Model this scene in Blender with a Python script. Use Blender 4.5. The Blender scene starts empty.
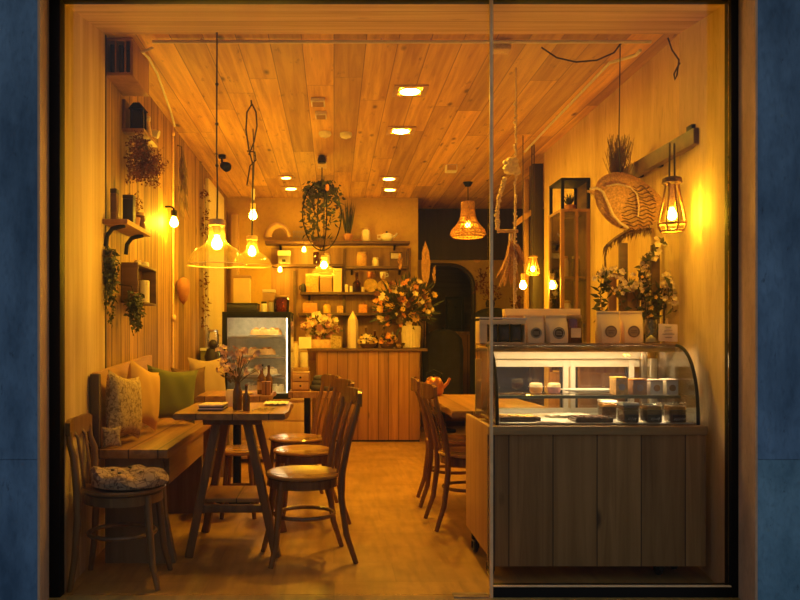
import bpy, bmesh, math, random
from mathutils import Vector, Matrix
random.seed(7)
PI = math.pi
S = bpy.context.scene
COL = S.collection
F, EYE, VX, VY = 750.0, 1.17, 334.0, 338.0


def P(px, py, d):
    """world point seen at photo pixel (px, py) at depth d"""
    return Vector(((px - VX) * d / F, d, EYE - (py - VY) * d / F))


# ------------------------------------------------------------------ materials
class NT:
    def __init__(self, name):
        self.m = bpy.data.materials.new(name)
        self.m.use_nodes = True
        self.t = self.m.node_tree
        self.t.nodes.clear()
        self.out = self.t.nodes.new('ShaderNodeOutputMaterial')

    def n(self, typ, ins=None, **props):
        nd = self.t.nodes.new('ShaderNode' + typ)
        for k, v in props.items():
            setattr(nd, k, v)
        for k, v in (ins or {}).items():
            self.put(nd.inputs[k], v)
        return nd

    def put(self, sock, v):
        if isinstance(v, bpy.types.NodeSocket):
            self.t.links.new(v, sock)
        else:
            if sock.type == 'RGBA' and len(v) == 3:
                v = (*v, 1)
            sock.default_value = v

    def mth(self, op, a, b=0.0, c=0.0):
        nd = self.n('Math', operation=op)
        self.put(nd.inputs[0], a)
        self.put(nd.inputs[1], b)
        self.put(nd.inputs[2], c)
        return nd.outputs[0]

    def mix(self, f, a, b, mode='MIX'):
        nd = self.n('Mix', data_type='RGBA', blend_type=mode)
        self.put(nd.inputs[0], f)
        self.put(nd.inputs[6], a)
        self.put(nd.inputs[7], b)
        return nd.outputs[2]

    def ramp(self, f, lo, hi):
        return self.n('MapRange', {0: f, 1: lo, 2: hi, 3: 0.0, 4: 1.0}).outputs[0]

    def surf(self, col, rough=0.5, bump=None, bstr=0.2, bdist=0.01, **kw):
        b = self.n('BsdfPrincipled')
        self.put(b.inputs['Base Color'], col)
        self.put(b.inputs['Roughness'], rough)
        for k, v in kw.items():
            self.put(b.inputs[k.replace('_', ' ')], v)
        if bump is not None:
            bn = self.n('Bump', {'Strength': bstr, 'Distance': bdist, 'Height': bump})
            self.put(b.inputs['Normal'], bn.outputs[0])
        self.t.links.new(b.outputs[0], self.out.inputs[0])
        return self.m

    def xyz(self):
        tc = self.n('TexCoord')
        sp = self.n('SeparateXYZ', {0: tc.outputs['Object']})
        return tc.outputs['Object'], sp.outputs


AX = {'X': 0, 'Y': 1, 'Z': 2}


def wood(name, c1, c2, across='X', along='Z', width=0, length=0, gap=0.004, var=0.2, k=30.0,
         knots=0.5, rough=0.5, bump=0.15, gapcol=0.25, stretch=0.05, dash=0.0):
    t = NT(name)
    vec, o = t.xyz()
    A, L = o[AX[across]], o[AX[along]]
    third = o[3 - AX[across] - AX[along]]
    rnd = 0.5
    gapf = None
    off = 0.0
    if width:
        u = t.mth('DIVIDE', A, width)
        i = t.mth('FLOOR', u)
        fr = t.mth('SUBTRACT', u, i)
        wn = t.n('TexWhiteNoise', {'W': i}, noise_dimensions='1D').outputs[0]
        e = t.mth('MINIMUM', fr, t.mth('SUBTRACT', 1.0, fr))
        gapf = t.ramp(e, gap / width * 0.4, gap / width)
        if length:
            v = t.mth('ADD', t.mth('DIVIDE', L, length), t.mth('MULTIPLY', wn, 7.3))
            j = t.mth('FLOOR', v)
            fv = t.mth('SUBTRACT', v, j)
            e2 = t.mth('MINIMUM', fv, t.mth('SUBTRACT', 1.0, fv))
            gapf = t.mth('MINIMUM', gapf, t.ramp(e2, gap / length * 0.4, gap / length))
            cv = t.n('CombineXYZ', {0: i, 1: j})
            rnd = t.n('TexWhiteNoise', {'Vector': cv.outputs[0]}, noise_dimensions='2D').outputs[0]
        else:
            rnd = wn
        off = t.mth('MULTIPLY', rnd, 37.0)
    gv = t.n('CombineXYZ', {0: t.mth('ADD', t.mth('MULTIPLY', A, k), off), 1: t.mth('ADD', t.mth('MULTIPLY', L, k * stretch), off),
                            2: t.mth('MULTIPLY', third, k)}).outputs[0]
    g1 = t.n('TexNoise', {'Vector': gv, 'Scale': 1.0, 'Detail': 5.0, 'Roughness': 0.6, 'Distortion': 0.6}).outputs[0]
    g2 = t.n('TexNoise', {'Vector': gv, 'Scale': 0.25, 'Detail': 2.0}).outputs[0]
    g = t.mth('ADD', t.mth('MULTIPLY', g1, 0.6), t.mth('MULTIPLY', g2, 0.4))
    g = t.ramp(g, 0.38, 0.62)
    col = t.mix(g, c1, c2)
    if knots:
        kv = t.n('CombineXYZ', {0: t.mth('ADD', t.mth('MULTIPLY', A, 5.0), off), 1: t.mth('ADD', t.mth('MULTIPLY', L, 2.1), off),
                                2: t.mth('MULTIPLY', third, 2.0)}).outputs[0]
        vd = t.n('TexVoronoi', {'Vector': kv, 'Scale': 1.0, 'Randomness': 1.0}).outputs[0]
        kf = t.mth('SUBTRACT', 1.0, t.ramp(vd, 0.05, 0.13))
        col = t.mix(t.mth('MULTIPLY', kf, knots), col, tuple(x * 0.3 for x in c2))
    if dash:
        dv = t.n('CombineXYZ', {0: t.mth('ADD', t.mth('MULTIPLY', A, 16.0), off), 1: t.mth('ADD', t.mth('MULTIPLY', L, 5.0), off), 2: third}).outputs[0]
        dn = t.n('TexNoise', {'Vector': dv, 'Scale': 1.0, 'Detail': 6.0, 'Roughness': 0.7}).outputs[0]
        col = t.mix(t.mth('MULTIPLY', t.ramp(dn, 0.60, 0.72), dash), col, tuple(x * 0.35 for x in c2))
    if width and var:
        br = t.mth('ADD', 1.0 - var, t.mth('MULTIPLY', rnd, 2 * var))
        cb = t.n('CombineColor', {0: br, 1: br, 2: br}).outputs[0]
        col = t.mix(1.0, col, cb, 'MULTIPLY')
    h = g1
    if gapf is not None:
        col = t.mix(gapf, tuple(x * gapcol for x in c2), col)
        h = t.mth('ADD', t.mth('MULTIPLY', g1, 0.25), gapf)
    return t.surf(col, rough, h, bump, 0.006)


def plaster(name, c1, c2, scale=3.0, rough=0.85, streak=0.25, bump=0.2, spot=0.0, spotcol=(0.02, 0.02, 0.02), detail=8.0):
    t = NT(name)
    vec, o = t.xyz()
    sv = t.n('CombineXYZ', {0: o[0], 1: o[1], 2: t.mth('MULTIPLY', o[2], streak)}).outputs[0]
    n1 = t.n('TexNoise', {'Vector': sv, 'Scale': scale, 'Detail': detail, 'Roughness': 0.62}).outputs[0]
    n2 = t.n('TexNoise', {'Vector': sv, 'Scale': scale * 14, 'Detail': 3.0}).outputs[0]
    col = t.mix(t.ramp(n1, 0.35, 0.68), c1, c2)
    col = t.mix(t.mth('MULTIPLY', t.ramp(n2, 0.5, 0.75), 0.3), col, tuple(x * 0.6 for x in c2))
    if spot:
        n3 = t.n('TexNoise', {'Vector': sv, 'Scale': scale * 5, 'Detail': 4.0, 'Roughness': 0.7}).outputs[0]
        col = t.mix(t.mth('MULTIPLY', t.ramp(n3, 0.63, 0.74), spot), col, spotcol)
    return t.surf(col, rough, t.mth('ADD', n1, t.mth('MULTIPLY', n2, 0.4)), bump, 0.01)


def flat(name, c, rough=0.5, metal=0.0, var=0.12, scale=25.0, bump=0.0, **kw):
    t = NT(name)
    vec, o = t.xyz()
    n = t.n('TexNoise', {'Vector': vec, 'Scale': scale, 'Detail': 3.0}).outputs[0]
    col = t.mix(t.ramp(n, 0.3, 0.7), tuple(min(1, x * (1 - var)) for x in c), tuple(min(1, x * (1 + var)) for x in c))
    return t.surf(col, rough, n if bump else None, bump, 0.005, Metallic=metal, **kw)


def glass(name, tint=(0.97, 0.98, 0.97), refl=1.0, rough=0.0, base=0.0):
    t = NT(name)
    tr = t.n('BsdfTransparent', {0: tint})
    gl = t.n('BsdfGlossy', {'Roughness': rough, 'Color': (1, 1, 1)})
    fr = t.n('Fresnel', {'IOR': 1.5}).outputs[0]
    f = t.mth('MULTIPLY_ADD', fr, refl, base)
    mx = t.n('MixShader', {0: f, 1: tr.outputs[0], 2: gl.outputs[0]})
    t.t.links.new(mx.outputs[0], t.out.inputs[0])
    return t.m


def milky(name, tint, haze=0.25, hazecol=(0.9, 0.8, 0.6)):
    """thin glass that scatters a little light (frosted or dusty)"""
    t = NT(name)
    tr = t.n('BsdfTransparent', {0: tint})
    df = t.n('BsdfTranslucent', {0: hazecol})
    d2 = t.n('BsdfDiffuse', {0: hazecol})
    gl = t.n('BsdfGlossy', {'Roughness': 0.03, 'Color': (1, 1, 1)})
    a = t.n('MixShader', {0: 0.5, 1: df.outputs[0], 2: d2.outputs[0]})
    b = t.n('MixShader', {0: haze, 1: tr.outputs[0], 2: a.outputs[0]})
    lw = t.n('LayerWeight', {'Blend': 0.25})
    c = t.n('MixShader', {0: t.mth('MULTIPLY', lw.outputs['Facing'], 0.55), 1: b.outputs[0], 2: gl.outputs[0]})
    t.t.links.new(c.outputs[0], t.out.inputs[0])
    return t.m


def emit(name, c, s):
    t = NT(name)
    e = t.n('Emission', {0: c, 1: s})
    t.t.links.new(e.outputs[0], t.out.inputs[0])
    return t.m


WARM = (1.0, 0.53, 0.022)
M = {}
M['ceiling'] = wood('ceiling_boards', (0.78, 0.47, 0.035), (0.48, 0.25, 0.014), 'X', 'Y', 0.185, 2.8, 0.0028, 0.22, 26, 1.0, 0.6, 0.25, dash=1.0)
M['wall_boards'] = wood('wall_boards', (0.52, 0.285, 0.038), (0.20, 0.09, 0.011), 'Y', 'Z', 0.19, 0, 0.008, 0.42, 24, 1.0, 0.6, 0.3, gapcol=0.1, dash=0.8)
M['reveal'] = wood('whitewashed_reveal', (0.66, 0.49, 0.29), (0.44, 0.30, 0.15), 'Y', 'Z', 0, 0, k=16, knots=0.35, rough=0.7, bump=0.15)
M['reveal_top'] = wood('whitewashed_header', (0.72, 0.50, 0.27), (0.46, 0.29, 0.12), 'Y', 'X', 0.24, 0, 0.005, 0.06, k=16, knots=0.35, rough=0.7)
M['plaster'] = plaster('streaky_plaster', (0.78, 0.57, 0.24), (0.54, 0.36, 0.12), 4.0, 0.8, 0.16, 0.25, 0.6, (0.2, 0.12, 0.04))
M['cream'] = plaster('cream_paint', (0.58, 0.37, 0.06), (0.50, 0.31, 0.045), 2.0, 0.8, 0.8, 0.08)
M['dimwall'] = plaster('ochre_paint', (0.50, 0.34, 0.10), (0.40, 0.26, 0.07), 2.0, 0.8, 0.8, 0.08)
M['white_wall'] = plaster('white_paint', (0.80, 0.72, 0.58), (0.72, 0.62, 0.46), 3.0, 0.7, 0.5, 0.08)
M['blue'] = plaster('blue_concrete', (0.165, 0.32, 0.50), (0.05, 0.12, 0.21), 4.0, 0.85, 0.4, 0.8, 0.9, (0.03, 0.055, 0.09))
M['blue_low'] = plaster('teal_concrete', (0.21, 0.42, 0.56), (0.085, 0.21, 0.30), 4.0, 0.85, 0.6, 0.8, 0.9, (0.018, 0.034, 0.045))
M['beige'] = plaster('beige_render', (0.66, 0.44, 0.26), (0.46, 0.29, 0.16), 5.0, 0.85, 0.4, 0.3, 0.3, (0.12, 0.08, 0.05))
M['black'] = flat('black_metal', (0.004, 0.004, 0.004), 0.6, Specular_IOR_Level=0.25)
M['blackp'] = flat('black_plastic', (0.015, 0.013, 0.012), 0.4)
M['steel'] = flat('brushed_metal', (0.42, 0.36, 0.30), 0.35, 1.0)
M['bronze'] = flat('bronze_strip', (0.90, 0.60, 0.28), 0.5, 0.0)
M['fridge_inner'] = flat('fridge_lining', (0.66, 0.62, 0.48), 0.5)
M['white'] = flat('white_paint_metal', (0.80, 0.76, 0.66), 0.5, var=0.04)
M['whitep'] = flat('white_plastic', (0.85, 0.80, 0.72), 0.4, var=0.03)
M['pavement'] = plaster('pavement', (0.20, 0.17, 0.14), (0.13, 0.11, 0.10), 3.0, 0.8, 1.0, 0.3)
M['glass'] = glass('window_glass', (0.97, 0.975, 0.965), 0.5)
M['thin_glass'] = glass('thin_glass', (0.96, 0.97, 0.95), 0.9, 0.0, 0.02)
M['edge_glass'] = glass('green_glass_edge', (0.45, 0.62, 0.50), 0.8, 0.05, 0.12)
M['lamp_glass'] = milky('lamp_glass', (0.98, 0.94, 0.84), 0.06, (0.95, 0.72, 0.40))
M['amber_glass'] = glass('amber_glass', (0.45, 0.20, 0.05), 1.0, 0.02, 0.03)
M['bulb'] = emit('bulb_filament_glow', WARM, 460.0)
M['bulb_dome'] = emit('dome_bulb_glow', WARM, 320.0)
M['bulb_strong'] = emit('strong_bulb_glow', WARM, 420.0)
M['bulb_faint'] = emit('faint_bulb_glow', WARM, 110.0)
M['bulb_mild'] = emit('mild_bulb_glow', WARM, 190.0)
M['bulb_small'] = emit('small_bulb_glow', WARM, 300.0)
M['downlight'] = emit('downlight_lens', (1.0, 0.53, 0.03), 640.0)
M['downlight_dim'] = emit('dim_downlight_lens', (1.0, 0.50, 0.06), 70.0)
M['bulb_cage'] = emit('cage_bulb_glow', WARM, 290.0)
M['led'] = emit('led_strip', (1.0, 0.70, 0.36), 24.0)
M['led_cool'] = emit('led_cool_strip', (1.0, 0.74, 0.40), 22.0)
M['chair'] = wood('chair_wood', (0.26, 0.115, 0.026), (0.12, 0.048, 0.010), 'X', 'Z', k=26, knots=0, rough=0.22, bump=0.05)
M['seat'] = wood('seat_wood', (0.46, 0.24, 0.055), (0.30, 0.14, 0.026), 'Y', 'X', k=22, knots=0, rough=0.20, bump=0.05)
M['chair_pale'] = wood('pale_chair_wood', (0.27, 0.14, 0.042), (0.15, 0.07, 0.020), 'X', 'Z', k=26, knots=0, rough=0.4, bump=0.05)
M['table'] = wood('table_slab', (0.54, 0.26, 0.06), (0.30, 0.125, 0.025), 'X', 'Y', 0.19, 0, 0.004, 0.15, k=18, knots=0.6, rough=0.35)
M['table_leg'] = wood('table_leg_wood', (0.26, 0.125, 0.034), (0.14, 0.062, 0.016), 'X', 'Z', k=24, knots=0, rough=0.5)
M['bench'] = wood('bench_boards', (0.42, 0.215, 0.055), (0.22, 0.10, 0.022), 'X', 'Y', 0.15, 0, 0.005, 0.15, k=20, knots=0.6, rough=0.4)
M['bench_back'] = wood('bench_back_board', (0.54, 0.31, 0.10), (0.38, 0.19, 0.05), 'Z', 'Y', 0, 0, k=16, knots=0.6, rough=0.5)
M['bench_dark'] = wood('bench_end_board', (0.15, 0.085, 0.035), (0.085, 0.045, 0.018), 'X', 'Z', 0, 0, k=18, knots=0.4, rough=0.6)
M['grey_boards'] = wood('grey_boards', (0.52, 0.295, 0.090), (0.28, 0.145, 0.036), 'X', 'Z', 0.213, 0, 0.004, 0.16, k=20, knots=0.9, rough=0.6, bump=0.25)
M['grey_rail'] = wood('grey_rail', (0.56, 0.36, 0.13), (0.36, 0.22, 0.07), 'Z', 'X', k=20, knots=0.2, rough=0.6)
M['ply'] = wood('orange_side_panel', (0.60, 0.34, 0.10), (0.46, 0.24, 0.06), 'Y', 'Z', 0.15, 0, 0.002, 0.06, k=22, knots=0.2, rough=0.5)
M['counter_boards'] = wood('red_brown_boards', (0.46, 0.205, 0.04), (0.27, 0.105, 0.018), 'X', 'Z', 0.115, 0, 0.005, 0.18, k=22, knots=0.8, rough=0.45)
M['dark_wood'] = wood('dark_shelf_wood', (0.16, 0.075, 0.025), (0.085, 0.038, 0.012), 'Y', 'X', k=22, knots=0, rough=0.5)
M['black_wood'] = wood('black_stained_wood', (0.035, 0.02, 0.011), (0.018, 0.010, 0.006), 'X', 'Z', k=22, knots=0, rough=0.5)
M['mid_wood'] = wood('mid_brown_wood', (0.42, 0.22, 0.07), (0.27, 0.13, 0.035), 'X', 'Z', k=22, knots=0.2, rough=0.5)
M['pale_wood'] = wood('pale_wood', (0.62, 0.40, 0.17), (0.48, 0.29, 0.10), 'X', 'Z', k=22, knots=0.2, rough=0.55)
M['wicker'] = flat('woven_wicker', (0.60, 0.33, 0.09), 0.7, var=0.35, scale=90, bump=0.5)
M['wicker_dark'] = flat('dark_woven_straw', (0.16, 0.085, 0.03), 0.8, var=0.4, scale=90, bump=0.5)
M['rope'] = flat('pale_rope', (0.72, 0.55, 0.32), 0.8, var=0.2, scale=120, bump=0.4)
M['cable'] = flat('dark_cable', (0.03, 0.016, 0.008), 0.5)
M['leaf'] = flat('dark_leaf', (0.05, 0.055, 0.014), 0.55, var=0.4, scale=12)
M['leaf_mid'] = flat('olive_leaf', (0.13, 0.125, 0.028), 0.55, var=0.4, scale=12)
M['dried_red'] = flat('dried_red_leaf', (0.16, 0.045, 0.015), 0.7, var=0.45, scale=14)
M['dried_brown'] = flat('dried_brown_grass', (0.20, 0.12, 0.04), 0.8, var=0.35, scale=14)
M['stem'] = flat('woody_stem', (0.12, 0.065, 0.025), 0.7)
M['petal_cream'] = flat('cream_petal', (0.82, 0.66, 0.40), 0.6, var=0.15)
M['petal_orange'] = flat('orange_petal', (0.80, 0.33, 0.05), 0.6, var=0.25)
M['petal_yellow'] = flat('yellow_petal', (0.82, 0.52, 0.08), 0.6, var=0.2)
M['petal_mauve'] = flat('mauve_petal', (0.40, 0.17, 0.16), 0.6, var=0.25)
M['petal_pink'] = flat('pink_petal', (0.85, 0.52, 0.27), 0.6, var=0.25)
M['cream_paper'] = flat('cream_paper', (0.90, 0.67, 0.34), 0.7, var=0.06, scale=8)
M['white_paper'] = flat('white_paper', (0.86, 0.80, 0.68), 0.7, var=0.04, scale=8)
M['pink_paper'] = flat('pinkish_card', (0.82, 0.66, 0.54), 0.7, var=0.04, scale=8)
M['kraft'] = flat('kraft_card', (0.48, 0.30, 0.13), 0.75, var=0.1, scale=10)
M['ink'] = flat('dark_ink', (0.03, 0.022, 0.018), 0.6)
M['ink_pale'] = flat('pale_print', (0.75, 0.70, 0.62), 0.6)
M['ceramic'] = flat('cream_ceramic', (0.78, 0.66, 0.46), 0.3, var=0.06)
M['brown_glass'] = flat('brown_glass_bottle', (0.12, 0.05, 0.015), 0.15)
M['terracotta'] = flat('terracotta', (0.42, 0.18, 0.06), 0.6)
M['bench_end'] = wood('bench_end_panel', (0.30, 0.19, 0.085), (0.19, 0.115, 0.048), 'X', 'Z', k=18, knots=0.4, rough=0.6)
M['frost'] = milky('frosted_end_panel', (0.95, 0.95, 0.88), 0.85, (0.85, 0.84, 0.70))
M['plaster_light'] = plaster('light_streaky_plaster', (0.70, 0.53, 0.33), (0.50, 0.36, 0.20), 5.0, 0.85, 0.2, 0.3, 0.55, (0.22, 0.14, 0.07))
M['copper'] = flat('copper', (0.45, 0.17, 0.05), 0.35, 0.9)
M['edge_metal'] = flat('greenish_edge_metal', (0.16, 0.18, 0.12), 0.3, 0.6)
M['added_low_glow'] = emit('added_fill_strip', (1.0, 0.72, 0.38), 28.0)  # glow of the fill strip added under the display's glass shelf
M['cake'] = flat('golden_pastry', (0.72, 0.42, 0.11), 0.7, var=0.3, scale=40, bump=0.4)
M['cake_pale'] = flat('pale_sponge', (0.82, 0.68, 0.36), 0.7, var=0.2, scale=40, bump=0.3)
M['cake_dark'] = flat('dark_cake', (0.12, 0.045, 0.02), 0.6, var=0.3, scale=40, bump=0.3)
M['caramel'] = flat('caramel', (0.70, 0.30, 0.05), 0.35, var=0.15)
M['cloth_dark'] = flat('dark_cloth', (0.022, 0.020, 0.022), 0.9, var=0.3, scale=8)
M['cloth_slate'] = flat('slate_cloth', (0.07, 0.065, 0.07), 0.9, var=0.3, scale=8)
M['tray'] = flat('dark_tray', (0.09, 0.05, 0.025), 0.4)
M['screen'] = flat('screen_glass', (0.012, 0.012, 0.014), 0.15)


def floor_mat():
    t = NT('worn_floor')
    vec, o = t.xyz()
    n1 = t.n('TexNoise', {'Vector': vec, 'Scale': 2.2, 'Detail': 7.0, 'Roughness': 0.65}).outputs[0]
    sv = t.n('CombineXYZ', {0: t.mth('MULTIPLY', o[0], 9.0), 1: t.mth('MULTIPLY', o[1], 1.2), 2: 0.0}).outputs[0]
    n2 = t.n('TexNoise', {'Vector': sv, 'Scale': 2.5, 'Detail': 4.0}).outputs[0]
    col = t.mix(t.ramp(n1, 0.32, 0.68), (0.60, 0.33, 0.075), (0.36, 0.19, 0.035))
    col = t.mix(t.mth('MULTIPLY', t.ramp(n2, 0.45, 0.7), 0.45), col, (0.20, 0.105, 0.028))
    br = t.n('TexBrick', {'Vector': vec, 'Scale': 1.0, 'Mortar Size': 0.003, 'Brick Width': 0.6, 'Row Height': 0.3, 'Color1': (1, 1, 1), 'Color2': (0.86, 0.86, 0.86), 'Mortar': (0.75, 0.75, 0.75)}).outputs[0]
    col = t.mix(1.0, col, br, 'MULTIPLY')
    rg = t.mth('MULTIPLY_ADD', n1, 0.25, 0.27)
    return t.surf(col, rg, n1, 0.06, 0.01)


M['floor'] = floor_mat()


def fabric(name, c1, c2, pattern=0.0, pc=(0.1, 0.05, 0.02), scale=28.0):
    t = NT(name)
    vec, o = t.xyz()
    n = t.n('TexNoise', {'Vector': vec, 'Scale': 240.0, 'Detail': 1.0}).outputs[0]
    n2 = t.n('TexNoise', {'Vector': vec, 'Scale': 4.0, 'Detail': 3.0}).outputs[0]
    col = t.mix(n2, c1, c2)
    if pattern:
        v = t.n('TexVoronoi', {'Vector': vec, 'Scale': scale}, feature='DISTANCE_TO_EDGE').outputs[0]
        nn = t.n('TexNoise', {'Vector': vec, 'Scale': scale * 1.4, 'Detail': 3.0, 'Distortion': 1.2}).outputs[0]
        f = t.mth('MAXIMUM', t.mth('MULTIPLY', t.ramp(nn, 0.52, 0.58), pattern), t.mth('MULTIPLY', t.mth('SUBTRACT', 1.0, t.ramp(v, 0.02, 0.06)), pattern * 0.7))
        col = t.mix(f, col, pc)
    return t.surf(col, 0.95, t.mth('ADD', n, t.mth('MULTIPLY', n2, 2.0)), 0.25, 0.004)


M['fab_pattern'] = fabric('beige_patterned_cloth', (0.58, 0.42, 0.17), (0.50, 0.34, 0.12), 0.75, (0.16, 0.09, 0.035), 34)
M['fab_ochre'] = fabric('ochre_cloth', (0.62, 0.38, 0.09), (0.50, 0.28, 0.055))
M['fab_green'] = fabric('moss_green_cloth', (0.17, 0.17, 0.022), (0.11, 0.12, 0.016))
M['fab_brown'] = fabric('brown_cloth', (0.16, 0.085, 0.035), (0.10, 0.05, 0.02))
M['fab_grey'] = fabric('greige_cloth', (0.46, 0.34, 0.20), (0.36, 0.25, 0.14))
M['fab_floral'] = fabric('floral_seat_cloth', (0.50, 0.36, 0.22), (0.38, 0.26, 0.15), 0.8, (0.07, 0.03, 0.025), 20)


# ------------------------------------------------------------------ mesh helper
class B:
    def __init__(self):
        self.b = bmesh.new()

    def _merge(self, verts, M4):
        if M4 is not None:
            for v in verts:
                v.co = M4 @ v.co
        return self

    def box(self, c, s, bev=0.0, rot=None, seg=2):
        r = bmesh.ops.create_cube(self.b, size=1.0)
        vs = r['verts']
        for v in vs:
            v.co = Vector((v.co.x * s[0], v.co.y * s[1], v.co.z * s[2]))
        if bev:
            es = list({e for v in vs for e in v.link_edges})
            r2 = bmesh.ops.bevel(self.b, geom=es, offset=min(bev, min(s) * 0.45), segments=seg, affect='EDGES', profile=0.6)
            vs = list({v for f in r2['faces'] for v in f.verts} | {v for v in vs if v.is_valid})
        m = Matrix.Translation(Vector(c))
        if rot is not None:
            if not isinstance(rot, Matrix):
                rot = Matrix.Rotation(rot[2], 4, 'Z') @ Matrix.Rotation(rot[1], 4, 'Y') @ Matrix.Rotation(rot[0], 4, 'X')
            m = m @ rot
        return self._merge(vs, m)

    def bb(self, x0, x1, y0, y1, z0, z1, bev=0.0):
        return self.box(((x0 + x1) / 2, (y0 + y1) / 2, (z0 + z1) / 2), (abs(x1 - x0), abs(y1 - y0), abs(z1 - z0)), bev)

    def tube(self, pts, r, n=8, closed=False, cap=True, flat_=1.0):
        pts = [Vector(p) for p in pts]
        N = len(pts)
        rs = r if isinstance(r, (list, tuple)) else [r] * N
        rings = []
        up = None
        for i in range(N):
            if closed:
                tg = (pts[(i + 1) % N] - pts[i - 1])
            else:
                tg = pts[min(i + 1, N - 1)] - pts[max(i - 1, 0)]
            if tg.length < 1e-9:
                tg = Vector((0, 0, 1))
            tg.normalize()
            if up is None:
                up = Vector((0, 0, 1)) if abs(tg.z) < 0.9 else Vector((1, 0, 0))
            u = (up - tg * up.dot(tg))
            if u.length < 1e-6:
                u = tg.orthogonal()
            u.normalize()
            up = u
            w = tg.cross(u)
            rings.append([self.b.verts.new(pts[i] + (u * math.cos(2 * PI * k / n) * flat_ + w * math.sin(2 * PI * k / n)) * rs[i]) for k in range(n)])
        rng = range(N) if closed else range(N - 1)
        for i in rng:
            a, c = rings[i], rings[(i + 1) % N]
            for k in range(n):
                self.b.faces.new((a[k], a[(k + 1) % n], c[(k + 1) % n], c[k]))
        if cap and not closed:
            self.b.faces.new(rings[0][::-1])
            self.b.faces.new(rings[-1])
        return self

    def lathe(self, prof, c=(0, 0, 0), n=24, m=None, sx=1.0, sy=1.0):
        rings = []
        vs = []
        for (r, z) in prof:
            if r < 1e-6:
                ring = [self.b.verts.new((0, 0, z))]
            else:
                ring = [self.b.verts.new((r * sx * math.cos(2 * PI * k / n), r * sy * math.sin(2 * PI * k / n), z)) for k in range(n)]
            rings.append(ring)
            vs += ring
        for a, d in zip(rings, rings[1:]):
            for k in range(n):
                k2 = (k + 1) % n
                if len(a) == 1 and len(d) == 1:
                    continue
                if len(a) == 1:
                    self.b.faces.new((a[0], d[k2], d[k]))
                elif len(d) == 1:
                    self.b.faces.new((a[k], a[k2], d[0]))
                else:
                    self.b.faces.new((a[k], a[k2], d[k2], d[k]))
        mm = Matrix.Translation(Vector(c))
        if m is not None:
            mm = mm @ m
        return self._merge(vs, mm)

    def cyl(self, c, r, h, n=20, r2=None, bev=0.0):
        r2 = r if r2 is None else r2
        if bev:
            pr = [(0, 0), (r - bev, 0), (r, bev), (r2, h - bev), (r2 - bev, h), (0, h)]
        else:
            pr = [(0, 0), (r, 0), (r2, h), (0, h)]
        return self.lathe(pr, c, n)

    def ell(self, c, r, n=14, m=8, rot=None):
        r = (r, r, r) if not isinstance(r, (tuple, list)) else r
        pr = [(math.sin(PI * i / m), -math.cos(PI * i / m)) for i in range(m + 1)]
        pr[0] = (0, -1)
        pr[-1] = (0, 1)
        mt = Matrix.Diagonal((r[0], r[1], r[2], 1))
        if rot is not None:
            mt = rot @ mt
        return self.lathe(pr, c, n, mt)

    def prism(self, poly, a0, a1, plane='XY', m=None):
        """extrude a 2D outline; plane XY -> along Z, YZ -> along X, XZ -> along Y"""
        def pt(p, h):
            return {'XY': (p[0], p[1], h), 'YZ': (h, p[0], p[1]), 'XZ': (p[0], h, p[1])}[plane]
        lo = [self.b.verts.new(pt(p, a0)) for p in poly]
        hi = [self.b.verts.new(pt(p, a1)) for p in poly]
        n = len(poly)
        self.b.faces.new(lo[::-1])
        self.b.faces.new(hi)
        for i in range(n):
            self.b.faces.new((lo[i], lo[(i + 1) % n], hi[(i + 1) % n], hi[i]))
        return self._merge(lo + hi, m)

    def sheet(self, rows, closed=False):
        vs = [[self.b.verts.new(p) for p in r] for r in rows]
        for a, c in zip(vs, vs[1:]):
            for k in range(len(a) - (0 if closed else 1)):
                k2 = (k + 1) % len(a)
                self.b.faces.new((a[k], a[k2], c[k2], c[k]))
        return self

    def leaf(self, p, d, ln, w, up=None, fold=0.25):
        p, d = Vector(p), Vector(d).normalized()
        s = d.cross(up if up is not None else Vector((random.uniform(-1, 1), random.uniform(-1, 1), random.uniform(-1, 1))))
        if s.length < 1e-4:
            s = d.orthogonal()
        s.normalize()
        nrm = s.cross(d)
        a = self.b.verts.new(p)
        m0 = self.b.verts.new(p + d * ln * 0.5)
        t = self.b.verts.new(p + d * ln)
        l = self.b.verts.new(p + d * ln * 0.42 + s * w * 0.5 + nrm * w * fold)
        r = self.b.verts.new(p + d * ln * 0.42 - s * w * 0.5 + nrm * w * fold)
        self.b.faces.new((a, m0, l))
        self.b.faces.new((m0, t, l))
        self.b.faces.new((a, r, m0))
        self.b.faces.new((m0, r, t))
        return self

    def blossom(self, c, r, d=None, n=5):
        d = Vector(d).normalized() if d is not None else Vector((random.uniform(-1, 1), random.uniform(-1.2, 0.2), random.uniform(-0.3, 1))).normalized()
        s = d.orthogonal().normalized()
        w = d.cross(s)
        c = Vector(c)
        for k in range(n):
            a = 2 * PI * k / n + random.uniform(-0.2, 0.2)
            dr = (s * math.cos(a) + w * math.sin(a)) * 0.85 + d * 0.45
            self.leaf(c, dr, r, r * 1.1, up=d, fold=0.2)
        return self

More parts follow.
